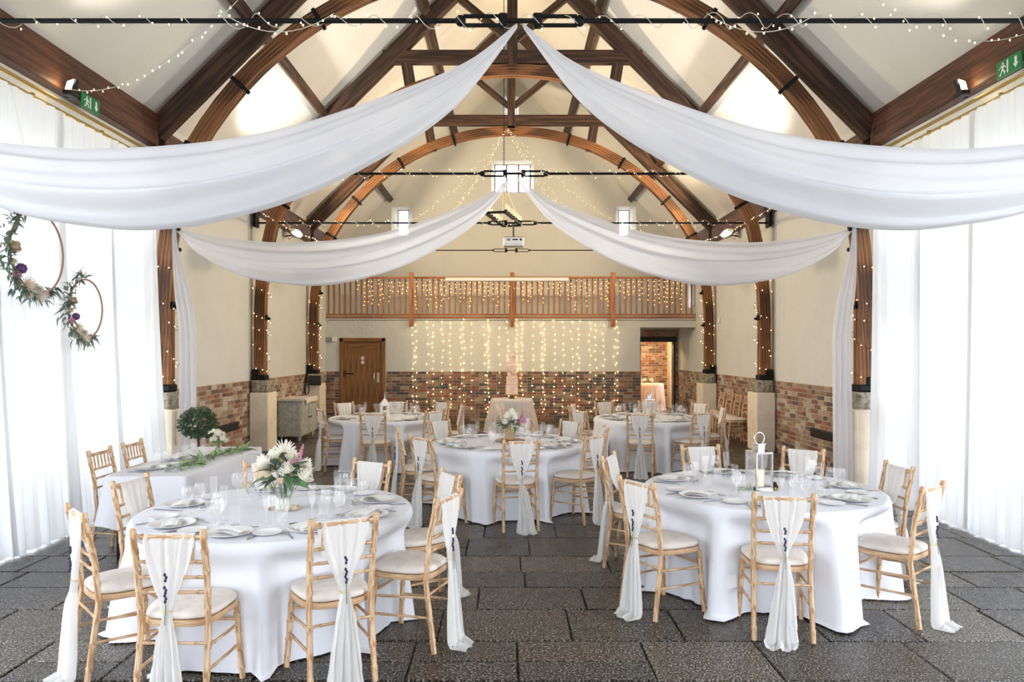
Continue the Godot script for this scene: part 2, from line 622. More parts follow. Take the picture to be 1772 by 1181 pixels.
func build_brickwork() -> void:
	var red := [rgb8(150, 84, 60), rgb8(132, 70, 50), rgb8(168, 102, 74), rgb8(120, 74, 56)]
	var tan := [rgb8(176, 146, 116), rgb8(160, 126, 96), rgb8(188, 162, 134), rgb8(150, 118, 92)]
	var dark := [rgb8(66, 60, 64), rgb8(82, 66, 62)]
	var pale := [rgb8(208, 194, 176), rgb8(198, 180, 158)]
	var hall := []
	for list in [red, tan, dark, pale]:
		for i in list.size(): list[i] = list[i].lightened(0.2)
	for p in [[red, 4], [tan, 6], [dark, 1], [pale, 2]]:
		for i in p[1] * 4: hall.append(p[0][i % p[0].size()])
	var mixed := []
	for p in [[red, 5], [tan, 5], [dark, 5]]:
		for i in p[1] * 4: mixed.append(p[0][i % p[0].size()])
	var warm := []
	for p in [[red, 6], [tan, 5], [pale, 1], [dark, 1]]:
		for i in p[1] * 4: warm.append(p[0][i % p[0].size()])
	# left wall and right wall
	brick_dado("wall_left", Transform3D(Basis(Vector3(0, 0, -1), Vector3.UP, Vector3(1, 0, 0)), Vector3(-WALL_X, 0, 0)), 9.4, 18.9, 1.28, [], hall, M.mortar)
	brick_dado("wall_right", Transform3D(Basis(Vector3(0, 0, 1), Vector3.UP, Vector3(-1, 0, 0)), Vector3(WALL_X, 0, 0)), -20.9, -9.4, 1.28, [], hall, M.mortar)
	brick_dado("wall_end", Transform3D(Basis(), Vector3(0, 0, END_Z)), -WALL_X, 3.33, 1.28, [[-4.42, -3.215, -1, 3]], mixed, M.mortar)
	brick_dado("wall_gable", Transform3D(Basis(), Vector3(0, 0, GABLE_Z)), 3.33, WALL_X, 2.42, [[3.71, 4.68, -1, 2.2]], hall, M.mortar)
	brick_dado("wall_lobby", Transform3D(Basis(), Vector3(0, 0, -24.35)), 2.9, 5.5, 2.55, [], warm, M.mortar)
	var last := part(get_node("wall_lobby"), "brick_pier", _pier(), M.mortar)
	last.set_meta("label", "pinkish brick pier at the lobby wall")

func _pier() -> Mesh:
	var sh := Shape.new()
	sh.block(Vector3(5.25, 1.25, -23.4), Vector3(0.4, 2.6, 0.5), 0.01)
	return sh.mesh()

var brick_mesh: Mesh
var brick_looks := {}

func brick_look(c: Color) -> StandardMaterial3D:
	if not brick_looks.has(c):
		var m := plain(c, 0.9)
		if not M.has("brick_grain"):
			M.brick_grain = noise_map(0.03, [[0.0, Color(0.55, 0.55, 0.55)], [0.5, Color(0.92, 0.92, 0.92)], [1.0, Color(1, 1, 1)]], 5, 512, 81)
			M.brick_relief = noise_map(0.05, [], 5, 512, 82, FastNoiseLite.TYPE_SIMPLEX_SMOOTH, 6.0)
		m.albedo_texture = M.brick_grain
		m.uv1_triplanar = true
		m.uv1_world_triplanar = true
		m.uv1_scale = Vector3.ONE * 2.3
		m.normal_enabled = true
		m.normal_texture = M.brick_relief
		m.normal_scale = 0.6
		brick_looks[c] = m
	return brick_looks[c]

# bricks on the local x-y plane of xf, facing local +z; the mortar bed lies just behind their faces
func brick_dado(wall: String, xf: Transform3D, x0: float, x1: float, height: float, holes: Array, palette: Array, mortar: Material) -> void:
	var owner_ := get_node(wall)
	if brick_mesh == null:
		var b := Shape.new()
		b.block(Vector3.ZERO, Vector3(1, 1, 1), 0.06)
		brick_mesh = b.mesh()
	var bed := Shape.new()
	bed.xf = xf
	panel(bed, x0, x1, -0.02, func(_x): return height, holes, -0.02, 0.008)
	part(owner_, "mortar_bed", bed.mesh(), mortar)
	var all := []
	var y := 0.0
	var row := 0
	while y < height - 0.03:
		var x := x0 - (0.11 if row % 2 else 0.0)
		while x < x1:
			var w := 0.225 if rng.randf() < 0.68 else 0.113
			var a := maxf(x, x0)
			var b := minf(x + w, x1)
			var blocked := false
			for h in holes:
				if b > h[0] and a < h[1] and y + 0.04 > h[2] and y + 0.04 < h[3]:
					if a < h[0] - 0.05: b = minf(b, h[0])
					elif b > h[1] + 0.05: a = maxf(a, h[1])
					else: blocked = true
			if not blocked and b - a > 0.04:
				var c := Vector3((a + b) / 2, y + 0.0375, 0.006)
				var size := Vector3(b - a - 0.011 + rng.randf_range(-0.003, 0.002), minf(0.064, height - y) + rng.randf_range(-0.003, 0.003), 0.02 + rng.randf_range(0.0, 0.006))
				var col: Color = palette[rng.randi() % palette.size()]
				var wp := xf * c
				var facing := absf((wp - Vector3(0, 1.8, 0)).normalized().dot(xf.basis.z))
				var key := facing * size.x / wp.length_squared() * (0.25 if wp.y < 0.45 else 1.0)
				all.append([key, c, size, col])
			x += w
		y += 0.075
		row += 1
	all.sort_custom(func(p, q): return p[0] > q[0])
	var rest := Shape.new()
	for i in all.size():
		var e: Array = all[i]
		if i < 300:
			var o := MeshInstance3D.new()
			o.name = "brick"
			o.mesh = brick_mesh
			o.material_override = brick_look(e[3])
			owner_.add_child(o, true)
			o.transform = xf * Transform3D(Basis.from_scale(e[2]).rotated(Vector3(0, 0, 1), rng.randf_range(-0.008, 0.008)), e[1])
		else:
			rest.xf = xf
			var lin: Color = e[3].srgb_to_linear()
			rest.tint = lin
			rest.block(e[1], e[2], 0.004)
	if rest.v.size():
		var m: StandardMaterial3D = brick_look(Color.WHITE).duplicate()
		m.vertex_color_use_as_albedo = true
		part(owner_, "bricks", rest.mesh(true), m).set_meta("kind", "stuff")

func build_windows() -> void:
	var count := 0
	for s in [-1, 1]:
		for b in BAYS:
			count += 1
			glazing("window_%d" % count, Transform3D(SIDE, Vector3(s * (WALL_X + 0.24), 0, 0)), b[0], b[1], 0.0, WINDOW_TOP, 3 , [2.36])
	glazing("window_5", Transform3D(Basis(), Vector3(0, 0, BACK_Z + 0.2)), -3.0, 3.0, 0.5, 5.0, 5, [2.4])  # added window out of view, sized for fill light from behind
	splay("window_6", -3.4, -2.8, 5.02, 5.92, 0.3, 0.74)
	splay("window_7", 2.98, 3.58, 5.02, 5.92, 0.3, 0.74)
	splay("window_8", -0.55, 0.67, 6.3, 7.22, 1.04, 0.8)
	splay("window_9", -0.2, 0.24, 8.42, 9.05, 0.3, 0.5)
	glazing("window_10", Transform3D(SIDE, Vector3(WALL_X + 0.2, 0, 0)), 18.95, 19.65, 2.95, 3.62, 1, [])
	glazing("window_11", Transform3D(SIDE, Vector3(5.6, 0, 0)), 22.0, 23.6, 0.9, 2.2, 2, [])

# frame, bars and panes; local x-y plane
func glazing(called: String, xf: Transform3D, x0: float, x1: float, y0: float, y1: float, lights: int, transoms: Array) -> void:
	var f := Shape.new()
	f.xf = xf
	var t := 0.07
	f.box(Vector3((x0 + x1) / 2, y0 + t / 2, 0), Vector3(x1 - x0, t, 0.08))
	f.box(Vector3((x0 + x1) / 2, y1 - t / 2, 0), Vector3(x1 - x0, t, 0.08))
	for x in [x0 + t / 2, x1 - t / 2]:
		f.box(Vector3(x, (y0 + y1) / 2, 0), Vector3(t, y1 - y0, 0.08))
	var o := structure(called, f.mesh(), M.grey)
	for i in range(1, lights):
		var sh := Shape.new()
		sh.xf = xf
		sh.box(Vector3(lerpf(x0, x1, float(i) / lights), (y0 + y1) / 2, 0), Vector3(0.08, y1 - y0 - 2 * t, 0.075))
		part(o, "mullion", sh.mesh(), M.grey)
	for y in transoms:
		var sh := Shape.new()
		sh.xf = xf
		sh.box(Vector3((x0 + x1) / 2, y, 0), Vector3(x1 - x0 - 2 * t, 0.12, 0.07))
		part(o, "transom", sh.mesh(), M.grey)
	var ys := [y0 + t] + transoms + [y1 - t]
	for i in lights:
		for k in ys.size() - 1:
			var sh := Shape.new()
			sh.xf = xf
			var a := lerpf(x0, x1, float(i) / lights) + 0.04
			var b := lerpf(x0, x1, float(i + 1) / lights) - 0.04
			sh.quad(Vector3(a, ys[k], 0), Vector3(a, ys[k + 1], 0), Vector3(b, ys[k + 1], 0), Vector3(b, ys[k], 0))
			part(o, "pane", sh.mesh(), M.pane)

# small gable window at the outer end of a splayed reveal
func splay(called: String, x0: float, x1: float, y0: float, y1: float, w: float, h: float) -> void:
	var cx := (x0 + x1) / 2
	var cy := (y0 + y1) / 2 + 0.03
	var inner := [Vector3(x0, y0, GABLE_Z + 0.005), Vector3(x1, y0, GABLE_Z + 0.005), Vector3(x1, y1, GABLE_Z + 0.005), Vector3(x0, y1, GABLE_Z + 0.005)]
	var z := GABLE_Z - 0.36
	var outer := [Vector3(cx - w / 2, cy - h / 2, z), Vector3(cx + w / 2, cy - h / 2, z), Vector3(cx + w / 2, cy + h / 2, z), Vector3(cx - w / 2, cy + h / 2, z)]
	var r := Shape.new()
	for i in 4:
		var j := (i + 1) % 4
		var mid := Vector3(cx, cy, GABLE_Z - 0.15)
		if (outer[j] - inner[i]).cross(inner[j] - inner[i]).dot((inner[i] + outer[j]) / 2 - mid) < 0: r.quad(inner[i], inner[j], outer[j], outer[i])
		else: r.quad(inner[j], inner[i], outer[i], outer[j])
		# solid filling round the pane, out to the hole's edge
		var q0: Vector3 = inner[i]; q0.z = z - 0.03
		var q1: Vector3 = inner[j]; q1.z = z - 0.03
		var s0: Vector3 = outer[i]; s0.z = z - 0.03
		var s1: Vector3 = outer[j]; s1.z = z - 0.03
		r.quad(q0, q1, s1, s0)
	var o := structure(called, r.mesh(), M.plaster)
	var n := 3 if w > 0.6 else 1
	var f := Shape.new()
	for k in n + 1:
		f.box(Vector3(cx - w / 2 + w * k / n, cy, z), Vector3(0.05 if n > 1 else 0.03, h, 0.04))
	f.box(Vector3(cx, cy - h / 2, z), Vector3(w, 0.03, 0.04))
	f.box(Vector3(cx, cy + h / 2, z), Vector3(w, 0.03, 0.04))
	part(o, "window_frame", f.mesh(), M.oak)
	for k in n:
		var p := Shape.new()
		var a := cx - w / 2 + w * k / n + 0.02
		var b := cx - w / 2 + w * (k + 1) / n - 0.02
		p.quad(Vector3(a, cy - h / 2, z), Vector3(a, cy + h / 2, z), Vector3(b, cy + h / 2, z), Vector3(b, cy - h / 2, z))
		part(o, "pane", p.mesh(), M.pane)


# ---------------------------------------------------------------- roof timbers
func beam(sh: Shape, a: Vector3, b: Vector3, wide: float, high: float, side := Vector3(0, 0, 1), edge := 0.012) -> void:
	var x := (b - a).normalized()
	var y := side.cross(x).normalized()
	var z := x.cross(y).normalized()
	var keep := sh.xf
	sh.xf = keep * Transform3D(Basis(x, y, z), (a + b) / 2)
	sh.block(Vector3.ZERO, Vector3(a.distance_to(b), high, wide), edge)
	sh.xf = keep

# board bent along matching inner and outer lines in the x-y plane, hz to either side
func bent(sh: Shape, inner: Array, outer: Array, hz: float) -> void:
	var u := 0.0
	for i in inner.size() - 1:
		var a: Vector2 = inner[i]
		var b: Vector2 = inner[i + 1]
		var c: Vector2 = outer[i + 1]
		var d: Vector2 = outer[i]
		var step := ((a + d) / 2).distance_to((b + c) / 2)
		var mid := Vector3((a.x + c.x) / 2, (a.y + c.y) / 2, 0)
		var faces := [[Vector3(a.x, a.y, hz), Vector3(b.x, b.y, hz), Vector3(c.x, c.y, hz), Vector3(d.x, d.y, hz)], [Vector3(a.x, a.y, -hz), Vector3(b.x, b.y, -hz), Vector3(c.x, c.y, -hz), Vector3(d.x, d.y, -hz)], [Vector3(a.x, a.y, -hz), Vector3(b.x, b.y, -hz), Vector3(b.x, b.y, hz), Vector3(a.x, a.y, hz)], [Vector3(d.x, d.y, -hz), Vector3(c.x, c.y, -hz), Vector3(c.x, c.y, hz), Vector3(d.x, d.y, hz)]]
		var off := 0.0
		for f in faces:
			var nn: Vector3 = (f[2] - f[0]).cross(f[1] - f[0]).normalized()
			var good := nn.dot((f[0] + f[2]) / 2 - mid) >= 0
			if not good: nn = -nn
			var k := sh.v.size()
			var wide: float = f[1].distance_to(f[2])
			sh.put(f[0], nn, Vector2(u, off)); sh.put(f[1], nn, Vector2(u + step, off)); sh.put(f[2], nn, Vector2(u + step, off + wide)); sh.put(f[3], nn, Vector2(u, off + wide))
			if good: sh.idx.append_array([k, k + 1, k + 2, k, k + 2, k + 3])
			else: sh.idx.append_array([k, k + 2, k + 1, k, k + 3, k + 2])
			off += 0.23
		u += step

func arch_line(side: float, off: float) -> Array:
	var p := [Vector2(4.5, 1.3), Vector2(4.5, 1.9), Vector2(4.5, 2.4), Vector2(4.487, 2.8), Vector2(4.46, 3.15), Vector2(4.41, 3.5), Vector2(4.335, 3.85)]
	var q := []
	for i in 17:
		var a := lerpf(asin((4.15 - 2.09) / 4.74), PI / 2, i / 16.0)
		p.append(Vector2(cos(a) * 4.74, 2.09 + sin(a) * 4.74))
	for i in p.size():
		var t: Vector2 = (p[mini(i + 1, p.size() - 1)] - p[maxi(i - 1, 0)]).normalized()
		if i == p.size() - 1: t = Vector2(-1, 0)
		var out: Vector2 = p[i] + Vector2(t.y, -t.x) * off
		q.append(Vector2(out.x * side, out.y))
	return q

func build_timber() -> void:
	var where := ["nearest the camera, above the front drape", "where the curtains end", "over the middle of the plastered bays", "in front of the gallery"]
	for i in 4:
		var o := thing("roof_truss", "arched dark timber roof truss with posts, " + where[i], "roof truss", Vector3(0, 0, TRUSS_Z[i]), 0, "timber roof trusses")
		for s in [-1.0, 1.0]:
			var sh := Shape.new()
			for k in 4:
				bent(sh, arch_line(s, 0.05 * k), arch_line(s, 0.05 * k + 0.046), 0.085 - 0.005 * (k % 2))
			part(o, "arched_post", sh.mesh(), M.post if i < 3 else M.post)
			var r := Shape.new()
			beam(r, Vector3(s * 4.72, 4.68, 0), Vector3(s * 0.06, 9.34, 0), 0.17, 0.27)
			part(o, "rafter", r.mesh(), M.timber)
			var st := Shape.new()
			beam(st, Vector3(s * 1.95, 7.2, 0), Vector3(s * 1.83, 6.45, 0), 0.13, 0.2)
			part(o, "strut", st.mesh(), M.timber)
			var br := Shape.new()
			beam(br, Vector3(s * 0.06, 7.5, 0), Vector3(s * 1.0, 8.28, 0), 0.11, 0.13)
			part(o, "brace", br.mesh(), M.timber)
			# iron straps and bolt ends along the arch and the post
			var line := arch_line(s, -0.012)
			var out := arch_line(s, 0.212)
			for k in [2, 4, 5, 8, 11, 15, 19]:
				var f := Shape.new()
				var a: Vector2 = line[k]
				var b: Vector2 = out[k]
				if k < 5:
					beam(f, Vector3(a.x - s * 0.0, a.y, 0), Vector3(a.x - s * 0.07, a.y, 0), 0.05, 0.05)
					beam(f, Vector3(a.x - s * 0.02, a.y + 0.02, 0), Vector3(a.x + s * 0.01, a.y + 0.02, 0), 0.1, 0.1)
				else:
					beam(f, Vector3(a.x, a.y, 0.092), Vector3(b.x, b.y, 0.092), 0.012, 0.055)
					beam(f, Vector3(a.x, a.y, -0.092), Vector3(b.x, b.y, -0.092), 0.012, 0.055)
					var dir := (a - b).normalized()
					beam(f, Vector3(a.x, a.y, 0), Vector3(a.x + dir.x * 0.012, a.y + dir.y * 0.012, 0), 0.2, 0.055)
					beam(f, Vector3(a.x, a.y, 0), Vector3(a.x + dir.x * 0.06, a.y + dir.y * 0.06, 0), 0.035, 0.035)
				part(o, "iron_strap", f.mesh(), M.iron)
			var shoe := Shape.new()
			shoe.block(Vector3(s * 4.6, 1.33, 0), Vector3(0.25, 0.1, 0.24), 0.02)
			shoe.block(Vector3(s * 4.66, 1.42, 0.0), Vector3(0.14, 0.12, 0.22), 0.02)
			part(o, "iron_shoe", shoe.mesh(), M.iron)
		var c := Shape.new()
		beam(c, Vector3(-2.36, 7.17, 0), Vector3(2.36, 7.17, 0), 0.15, 0.24)
		part(o, "collar_beam", c.mesh(), M.timber)
		var kp := Shape.new()
		beam(kp, Vector3(0, 6.9, 0), Vector3(0, 9.45, 0), 0.16, 0.19)
		part(o, "king_post", kp.mesh(), M.timber)
	# plinths that carry the posts
	var names := ["left", "right"]
	for i in range(1, 4):
		for s in [-1.0, 1.0]:
			var bay: String = ["by the curtains", "in the middle of the wall", "by the gallery end"][i - 1]
			var o := thing("stone_plinth", "%s plinth %s, rough stone block on cream base" % [names[0 if s < 0 else 1], bay], "plinth", Vector3(s * 4.555, 0, TRUSS_Z[i] - 0.03), 0, "plinths under the posts")
			var b := Shape.new()
			b.block(Vector3(0, 0.53, 0), Vector3(0.35, 1.06, 0.5), 0.02)
			part(o, "rendered_base", b.mesh(), M.base)
			var t := Shape.new()
			rough_block(t, Vector3(0, 1.17, 0), Vector3(0.325, 0.22, 0.47), 100 + i * 2 + int(s))
			part(o, "stone_block", t.mesh(), M.stone)
	# eaves beams and purlins, bay by bay
	var ends := [[3.95, -5.0], [-5.0, -9.56], [-9.75, -13.3], [-13.5, -16.98], [-17.18, -20.9]]
	var bays := ["behind the front truss", "above the curtains", "in the second bay", "in the third bay", "over the gallery"]
	for i in ends.size():
		for s in [-1.0, 1.0]:
			var hand: String = "left" if s < 0 else "right"
			var e := Shape.new()
			var top: float = 4.9 if i < 2 else 4.75
			beam(e, Vector3(s * 4.71, top - 0.21, ends[i][0]), Vector3(s * 4.71, top - 0.21, ends[i][1]), 0.16, 0.42 , Vector3(1, 0, 0))
			solo("eaves_beam", e.mesh(), M.plate, "deep reddish brown eaves beam along the %s wall %s" % [hand, bays[i]], "beam", Vector3.ZERO, 0, "eaves beams")
			for lv in [[3.43, "lower"], [1.58, "upper"]]:
				var p := Shape.new()
				var py: float = RIDGE_Y - lv[0] - 0.112
				p.xf = Transform3D(Basis(Vector3(0, 0, 1), s * PI / 4 * -1.0), Vector3(s * lv[0], py, 0))
				beam(p, Vector3(0, 0, ends[i][0]), Vector3(0, 0, ends[i][1]), 0.15, 0.15, Vector3(1, 0, 0))
				solo("purlin", p.mesh(), M.timber, "%s dark timber purlin of the %s roof slope %s" % [lv[1], hand, bays[i]], "purlin", Vector3.ZERO, 0, "purlins")
	# tie rods with turnbuckles
	var rods := ["front tie rod that carries the front drape", "tie rod at the second truss that carries the rear drape", "tie rod at the third truss above the projector", "plain tie rod at the truss before the gallery"]
	for i in 4:
		var r: float = [0.018, 0.017, 0.017, 0.012][i]
		var o := thing("tie_rod", "black iron " + rods[i], "tie rod", Vector3(0, 4.15, TRUSS_Z[i]), 0, "iron tie rods")
		var a := Shape.new()
		for s in [-1.0, 1.0]:
			a.tube([Vector3(s * 4.75, 0, 0), Vector3(s * 0.42, 0, 0)], r, 8)
		part(o, "rod", a.mesh(), M.iron)
		var t := Shape.new()
		for s in [-1.0, 1.0]:
			t.tube([Vector3(s * 0.4, 0.032, 0), Vector3(s * 0.12, 0.032, 0)], r * 0.8, 6)
			t.tube([Vector3(s * 0.4, -0.032, 0), Vector3(s * 0.12, -0.032, 0)], r * 0.8, 6)
			t.ball(Vector3(s * 0.42, 0, 0), r * 2.2, 10, 6)
			t.block(Vector3(s * 0.12, 0, 0), Vector3(0.06, 0.095, r * 3.4), 0.008)
		t.tube([Vector3(-0.1, 0, 0), Vector3(0.1, 0, 0)], r, 8)
		part(o, "turnbuckle", t.mesh(), M.iron)
		if i == 2 or i == 1:
			var w := Shape.new()
			for s in [-1.0, 1.0]: w.block(Vector3(s * 4.68, 0.12, 0), Vector3(0.06, 0.4, 0.2), 0.01)
			part(o, "wall_plate_anchor", w.mesh(), M.iron)

func rough_block(sh: Shape, c: Vector3, s: Vector3, seed_: int) -> void:
	var f := FastNoiseLite.new()
	f.seed = seed_
	f.frequency = 3.5
	var n := 10
	var rows := []
	for r in n + 1:
		var line := []
		var t := float(r) / n
		var y := (t - 0.5) * s.y
		var inset := 1.0 - 0.10 * pow(absf(t * 2 - 1), 4.0)
		for k in 32:
			var a := TAU * k / 32.0
			var d := Vector2(cos(a), sin(a))
			var m := 1.0 / pow(pow(absf(d.x), 7.0) + pow(absf(d.y), 7.0), 1.0 / 7.0)
			var p := Vector3(d.x * m * s.x / 2 * inset, y, d.y * m * s.z / 2 * inset)
			p *= 1.0 + 0.06 * f.get_noise_3dv(p * 3.0)
			line.append(c + p)
		rows.append(line)
	sh.grid(rows, true)
	var cap := []
	for k in 32: cap.append(rows[n][k])
	for k in 32: sh.tri(c + Vector3(0, s.y / 2, 0), cap[(k + 1) % 32], cap[k])

# ---------------------------------------------------------------- gallery
func build_gallery() -> void:
	var f := Shape.new()
	f.box(Vector3(0, 2.63, (END_Z + GABLE_Z) / 2), Vector3(9.52, 0.09, absf(GABLE_Z - END_Z)))
	structure("floor_gallery", f.mesh(), M.ceiling)
	var e := Shape.new()
	e.block(Vector3(0, 2.67, END_Z + 0.02), Vector3(9.5, 0.045, 0.06), 0.008)
	structure("trim_1", e.mesh(), M.pine)
	var o := thing("gallery_balustrade", "pine balustrade with close upright balusters along the gallery front", "balustrade", Vector3(0, 2.69, END_Z + 0.02))
	var top := Shape.new()
	top.block(Vector3(0, 1.0, 0), Vector3(9.5, 0.05, 0.07), 0.01)
	part(o, "handrail", top.mesh(), M.pine)
	var bot := Shape.new()
	bot.block(Vector3(0, 0.05, 0), Vector3(9.5, 0.04, 0.05), 0.006)
	part(o, "bottom_rail", bot.mesh(), M.pine)
	for x in [-2.55, 0.035, 2.62]:
		var p := Shape.new()
		p.block(Vector3(x, 0.43, 0.055), Vector3(0.11, 1.4, 0.1), 0.008)
		part(o, "newel_post", p.mesh(), M.pine)
	var b := Shape.new()
	b.block(Vector3(0, 0.52, 0), Vector3(0.04, 0.92, 0.03), 0.004)
	var bm := b.mesh()
	var x := -4.69
	while x < 4.72:
		part(o, "baluster", bm, M.pine, Vector3(x, 0, 0))
		x += 0.1415

# ---------------------------------------------------------------- window curtains
func build_curtains() -> void:
	for s in [-1.0, 1.0]:
		var hand: String = "left" if s < 0 else "right"
		var rail := thing("curtain_rail", "slim brass double curtain rail above the %s windows" % hand, "curtain rail", Vector3(s * 4.62, 4.25, 0))
		for k in [0.0, 1.0]:
			var r := Shape.new()
			r.tube([Vector3(-s * 0.05 * k, 0.07 * k, -5.2), Vector3(-s * 0.05 * k, 0.07 * k, -9.42)], 0.02, 8)
			part(rail, "rail", r.mesh(), M.brass)
		var br := Shape.new()
		for z in [-5.6, -7.0, -8.2, -9.3]: br.block(Vector3(s * 0.06, 0.02, z), Vector3(0.16, 0.03, 0.03), 0.004)
		part(rail, "bracket", br.mesh(), M.brass)
		for k in 4:
			var from: float = 5.38 + 0.98 * k if k < 4 else 0.85 + 1.0 * (k - 4)
			var wide := 1.06
			var sh := Shape.new()
			var ph := rng.randf() * 6.0
			var rows := []
			for r in 15:
				var t := r / 14.0
				var line := []
				for c in 73:
					var u := c / 72.0
					var fold := sin(u * TAU * 6.0 + ph) * 0.6 + sin(u * TAU * 9.5 + ph * 1.7 + t) * 0.4
					var amp := lerpf(0.02, 0.06, t)
					var d := from + u * wide + sin(u * TAU * 3.0 + ph) * 0.03 * t
					var xin := 4.6 - 0.02 * (k % 2) - (0.16 if s < 0 else 0.04) * t * t - fold * amp
					line.append(Vector3(s * xin, lerpf(4.23, 0.012, t), -d))
				rows.append(line)
			sh.grid(rows, false, false, s > 0)
			var place: String = ["fourth from the post", "third from the post", "second from the post", "beside the post", "nearest of all", "eighth from the post", "seventh from the post", "sixth from the post"][k]
			solo("window_curtain", sh.mesh(), M.curtain, "sheer white floor-length curtain on the %s windows, %s" % [hand, place], "curtain", Vector3.ZERO, 0, "sheer window curtains")

# ---------------------------------------------------------------- ceiling drapes
func follow(line: Array, x: float) -> float:
	for i in line.size() - 1:
		if x <= line[i + 1].x or i == line.size() - 2:
			var p0: Vector2 = line[maxi(i - 1, 0)]
			var p1: Vector2 = line[i]
			var p2: Vector2 = line[i + 1]
			var p3: Vector2 = line[mini(i + 2, line.size() - 1)]
			var t := clampf((x - p1.x) / (p2.x - p1.x), 0, 1)
			var m1 := (p2.y - p0.y) / maxf(p2.x - p0.x, 0.01) * (p2.x - p1.x)
			var m2 := (p3.y - p1.y) / maxf(p3.x - p1.x, 0.01) * (p2.x - p1.x)
			return (2 * t * t * t - 3 * t * t + 1) * p1.y + (t * t * t - 2 * t * t + t) * m1 + (-2 * t * t * t + 3 * t * t) * p2.y + (t * t * t - t * t) * m2
	return line[-1].y

func build_drapes() -> void:
	var upper := [Vector2(0.02, 4.12), Vector2(0.36, 3.86), Vector2(0.9, 3.63), Vector2(1.6, 3.4), Vector2(2.2, 3.29), Vector2(2.96, 3.24), Vector2(3.4, 3.26), Vector2(4.0, 3.33), Vector2(4.42, 3.42)]
	var lower := [Vector2(0.02, 4.09), Vector2(0.29, 3.72), Vector2(0.5, 3.49), Vector2(0.9, 3.21), Vector2(1.52, 2.9), Vector2(2.2, 2.71), Vector2(2.66, 2.665), Vector2(3.0, 2.69), Vector2(3.47, 2.77), Vector2(3.85, 2.92), Vector2(4.19, 3.13), Vector2(4.42, 3.38)]
	var words := [["front ceiling drape of sheer white cloth swagged to the left", "front ceiling drape of sheer white cloth swagged to the right"], ["rear ceiling drape swagged to the left post with its tail hanging down", "rear ceiling drape swagged to the right post with its tail hanging down"]]
	for i in 2:
		for s in [-1.0, 1.0]:
			var o := thing("ceiling_drape", words[i][0 if s < 0 else 1], "drape", Vector3(0, 0, TRUSS_Z[i] + 0.03), 0, "white ceiling drapes")
			var sh := Shape.new()
			var rows := []
			var ph := rng.randf() * 5
			for c in 61:
				var u := c / 60.0
				var x := lerpf(0.02, 4.42, u)
				var yu := follow(upper, x)
				var yl := follow(lower, x)
				var spread := clampf((yu - yl) / 0.55, 0.0, 1.1)
				var line := []
				for r in 41:
					var v := r / 40.0 * 1.35
					var y := lerpf(yu, yl, v)
					var z := 0.20 * spread * sin(PI * minf(v, 1.0) * 0.9)
					if v > 1.0:
						y = lerpf(yl, yu, (v - 1.0) * 1.1) - 0.004
						z = -0.16 * spread * sin((v - 1.0) / 0.35 * PI / 2)
					var f := sin(v * 17.0 + u * 2.4 + ph) + 0.7 * sin(v * 29.0 - u * 3.0 + ph * 2.0) + 0.5 * sin(v * 8.0 + u * 5.0)
					var edge := clampf(minf(v, 1.0) * 6.0, 0.0, 1.0) * clampf(absf(1.0 - v) * 8.0, 0.0, 1.0)
					z += f * 0.019 * (0.3 + spread) * edge
					y += f * 0.009 * spread * edge
					line.append(Vector3(s * x, y, z))
				rows.append(line)
			sh.grid(rows, false, false, s < 0)
			part(o, "swag", sh.mesh(), M.drape)
			var t := Shape.new()
			var trows := []
			for r in 31:
				var v := r / 30.0
				var line := []
				var wide := lerpf(0.05, 0.21, smoothstep(0.0, 0.3, v)) + 0.04 * v
				var xc := lerpf(4.42, 4.24, smoothstep(0.0, 0.45, v))
				for c in 33:
					var u := c / 32.0 - 0.5
					var z := 0.035 * sin(u * 20.0 + 1.2 * v + ph) * (0.4 + v) + 0.08 + 0.05 * v
					line.append(Vector3(s * (xc + u * wide), lerpf(3.42, 0.015, v), z))
				trows.append(line)
			t.grid(trows, false, false, s > 0)
			part(o, "tail", t.mesh(), M.drape)
			var tie := Shape.new()
			tie.tube([Vector3(s * 4.36, 3.40, 0.05), Vector3(s * 4.44, 3.43, 0.06), Vector3(s * 4.5, 3.42, 0.03)], 0.025, 8)
			part(o, "tie", tie.mesh(), M.iron)


# ---------------------------------------------------------------- chairs
# a turned stick with ring groups, along points
func turned(sh: Shape, a: Vector3, b: Vector3, r: float, rings: Array, bow := Vector3.ZERO) -> void:
	var path := []
	var radii := []
	var n := 40
	var marks := []
	for i in n + 1: marks.append(float(i) / n)
	for g in rings:
		for k in [-0.016, -0.010, -0.004, 0.0, 0.004, 0.010, 0.016]: marks.append(clampf(g + k, 0.0, 1.0))
	marks.sort()
	var last := -1.0
	for t in marks:
		if t - last < 0.0015: continue
		last = t
		var q: float = r
		for g in rings:
			var d: float = absf(t - g)
			if d < 0.003 or absf(d - 0.010) < 0.003: q = r * 1.22
			elif d < 0.018: q = r * 0.93
		path.append(a.lerp(b, t) + bow * sin(PI * t))
		radii.append(q)
	sh.tube(path, radii, 8)

func seat_outline(grow: float) -> PackedVector2Array:
	var p := PackedVector2Array()
	for k in 28:
		var a := TAU * k / 28.0
		var d := Vector2(cos(a), sin(a))
		var m := 1.0 / pow(pow(absf(d.x), 3.6) + pow(absf(d.y), 3.6), 1.0 / 3.6)
		var q := d * m * (0.2 + grow)
		q.x *= lerpf(1.07, 0.9, (q.y / 0.2 + 1) / 2)
		p.append(q)
	return p

var chair_parts := {}

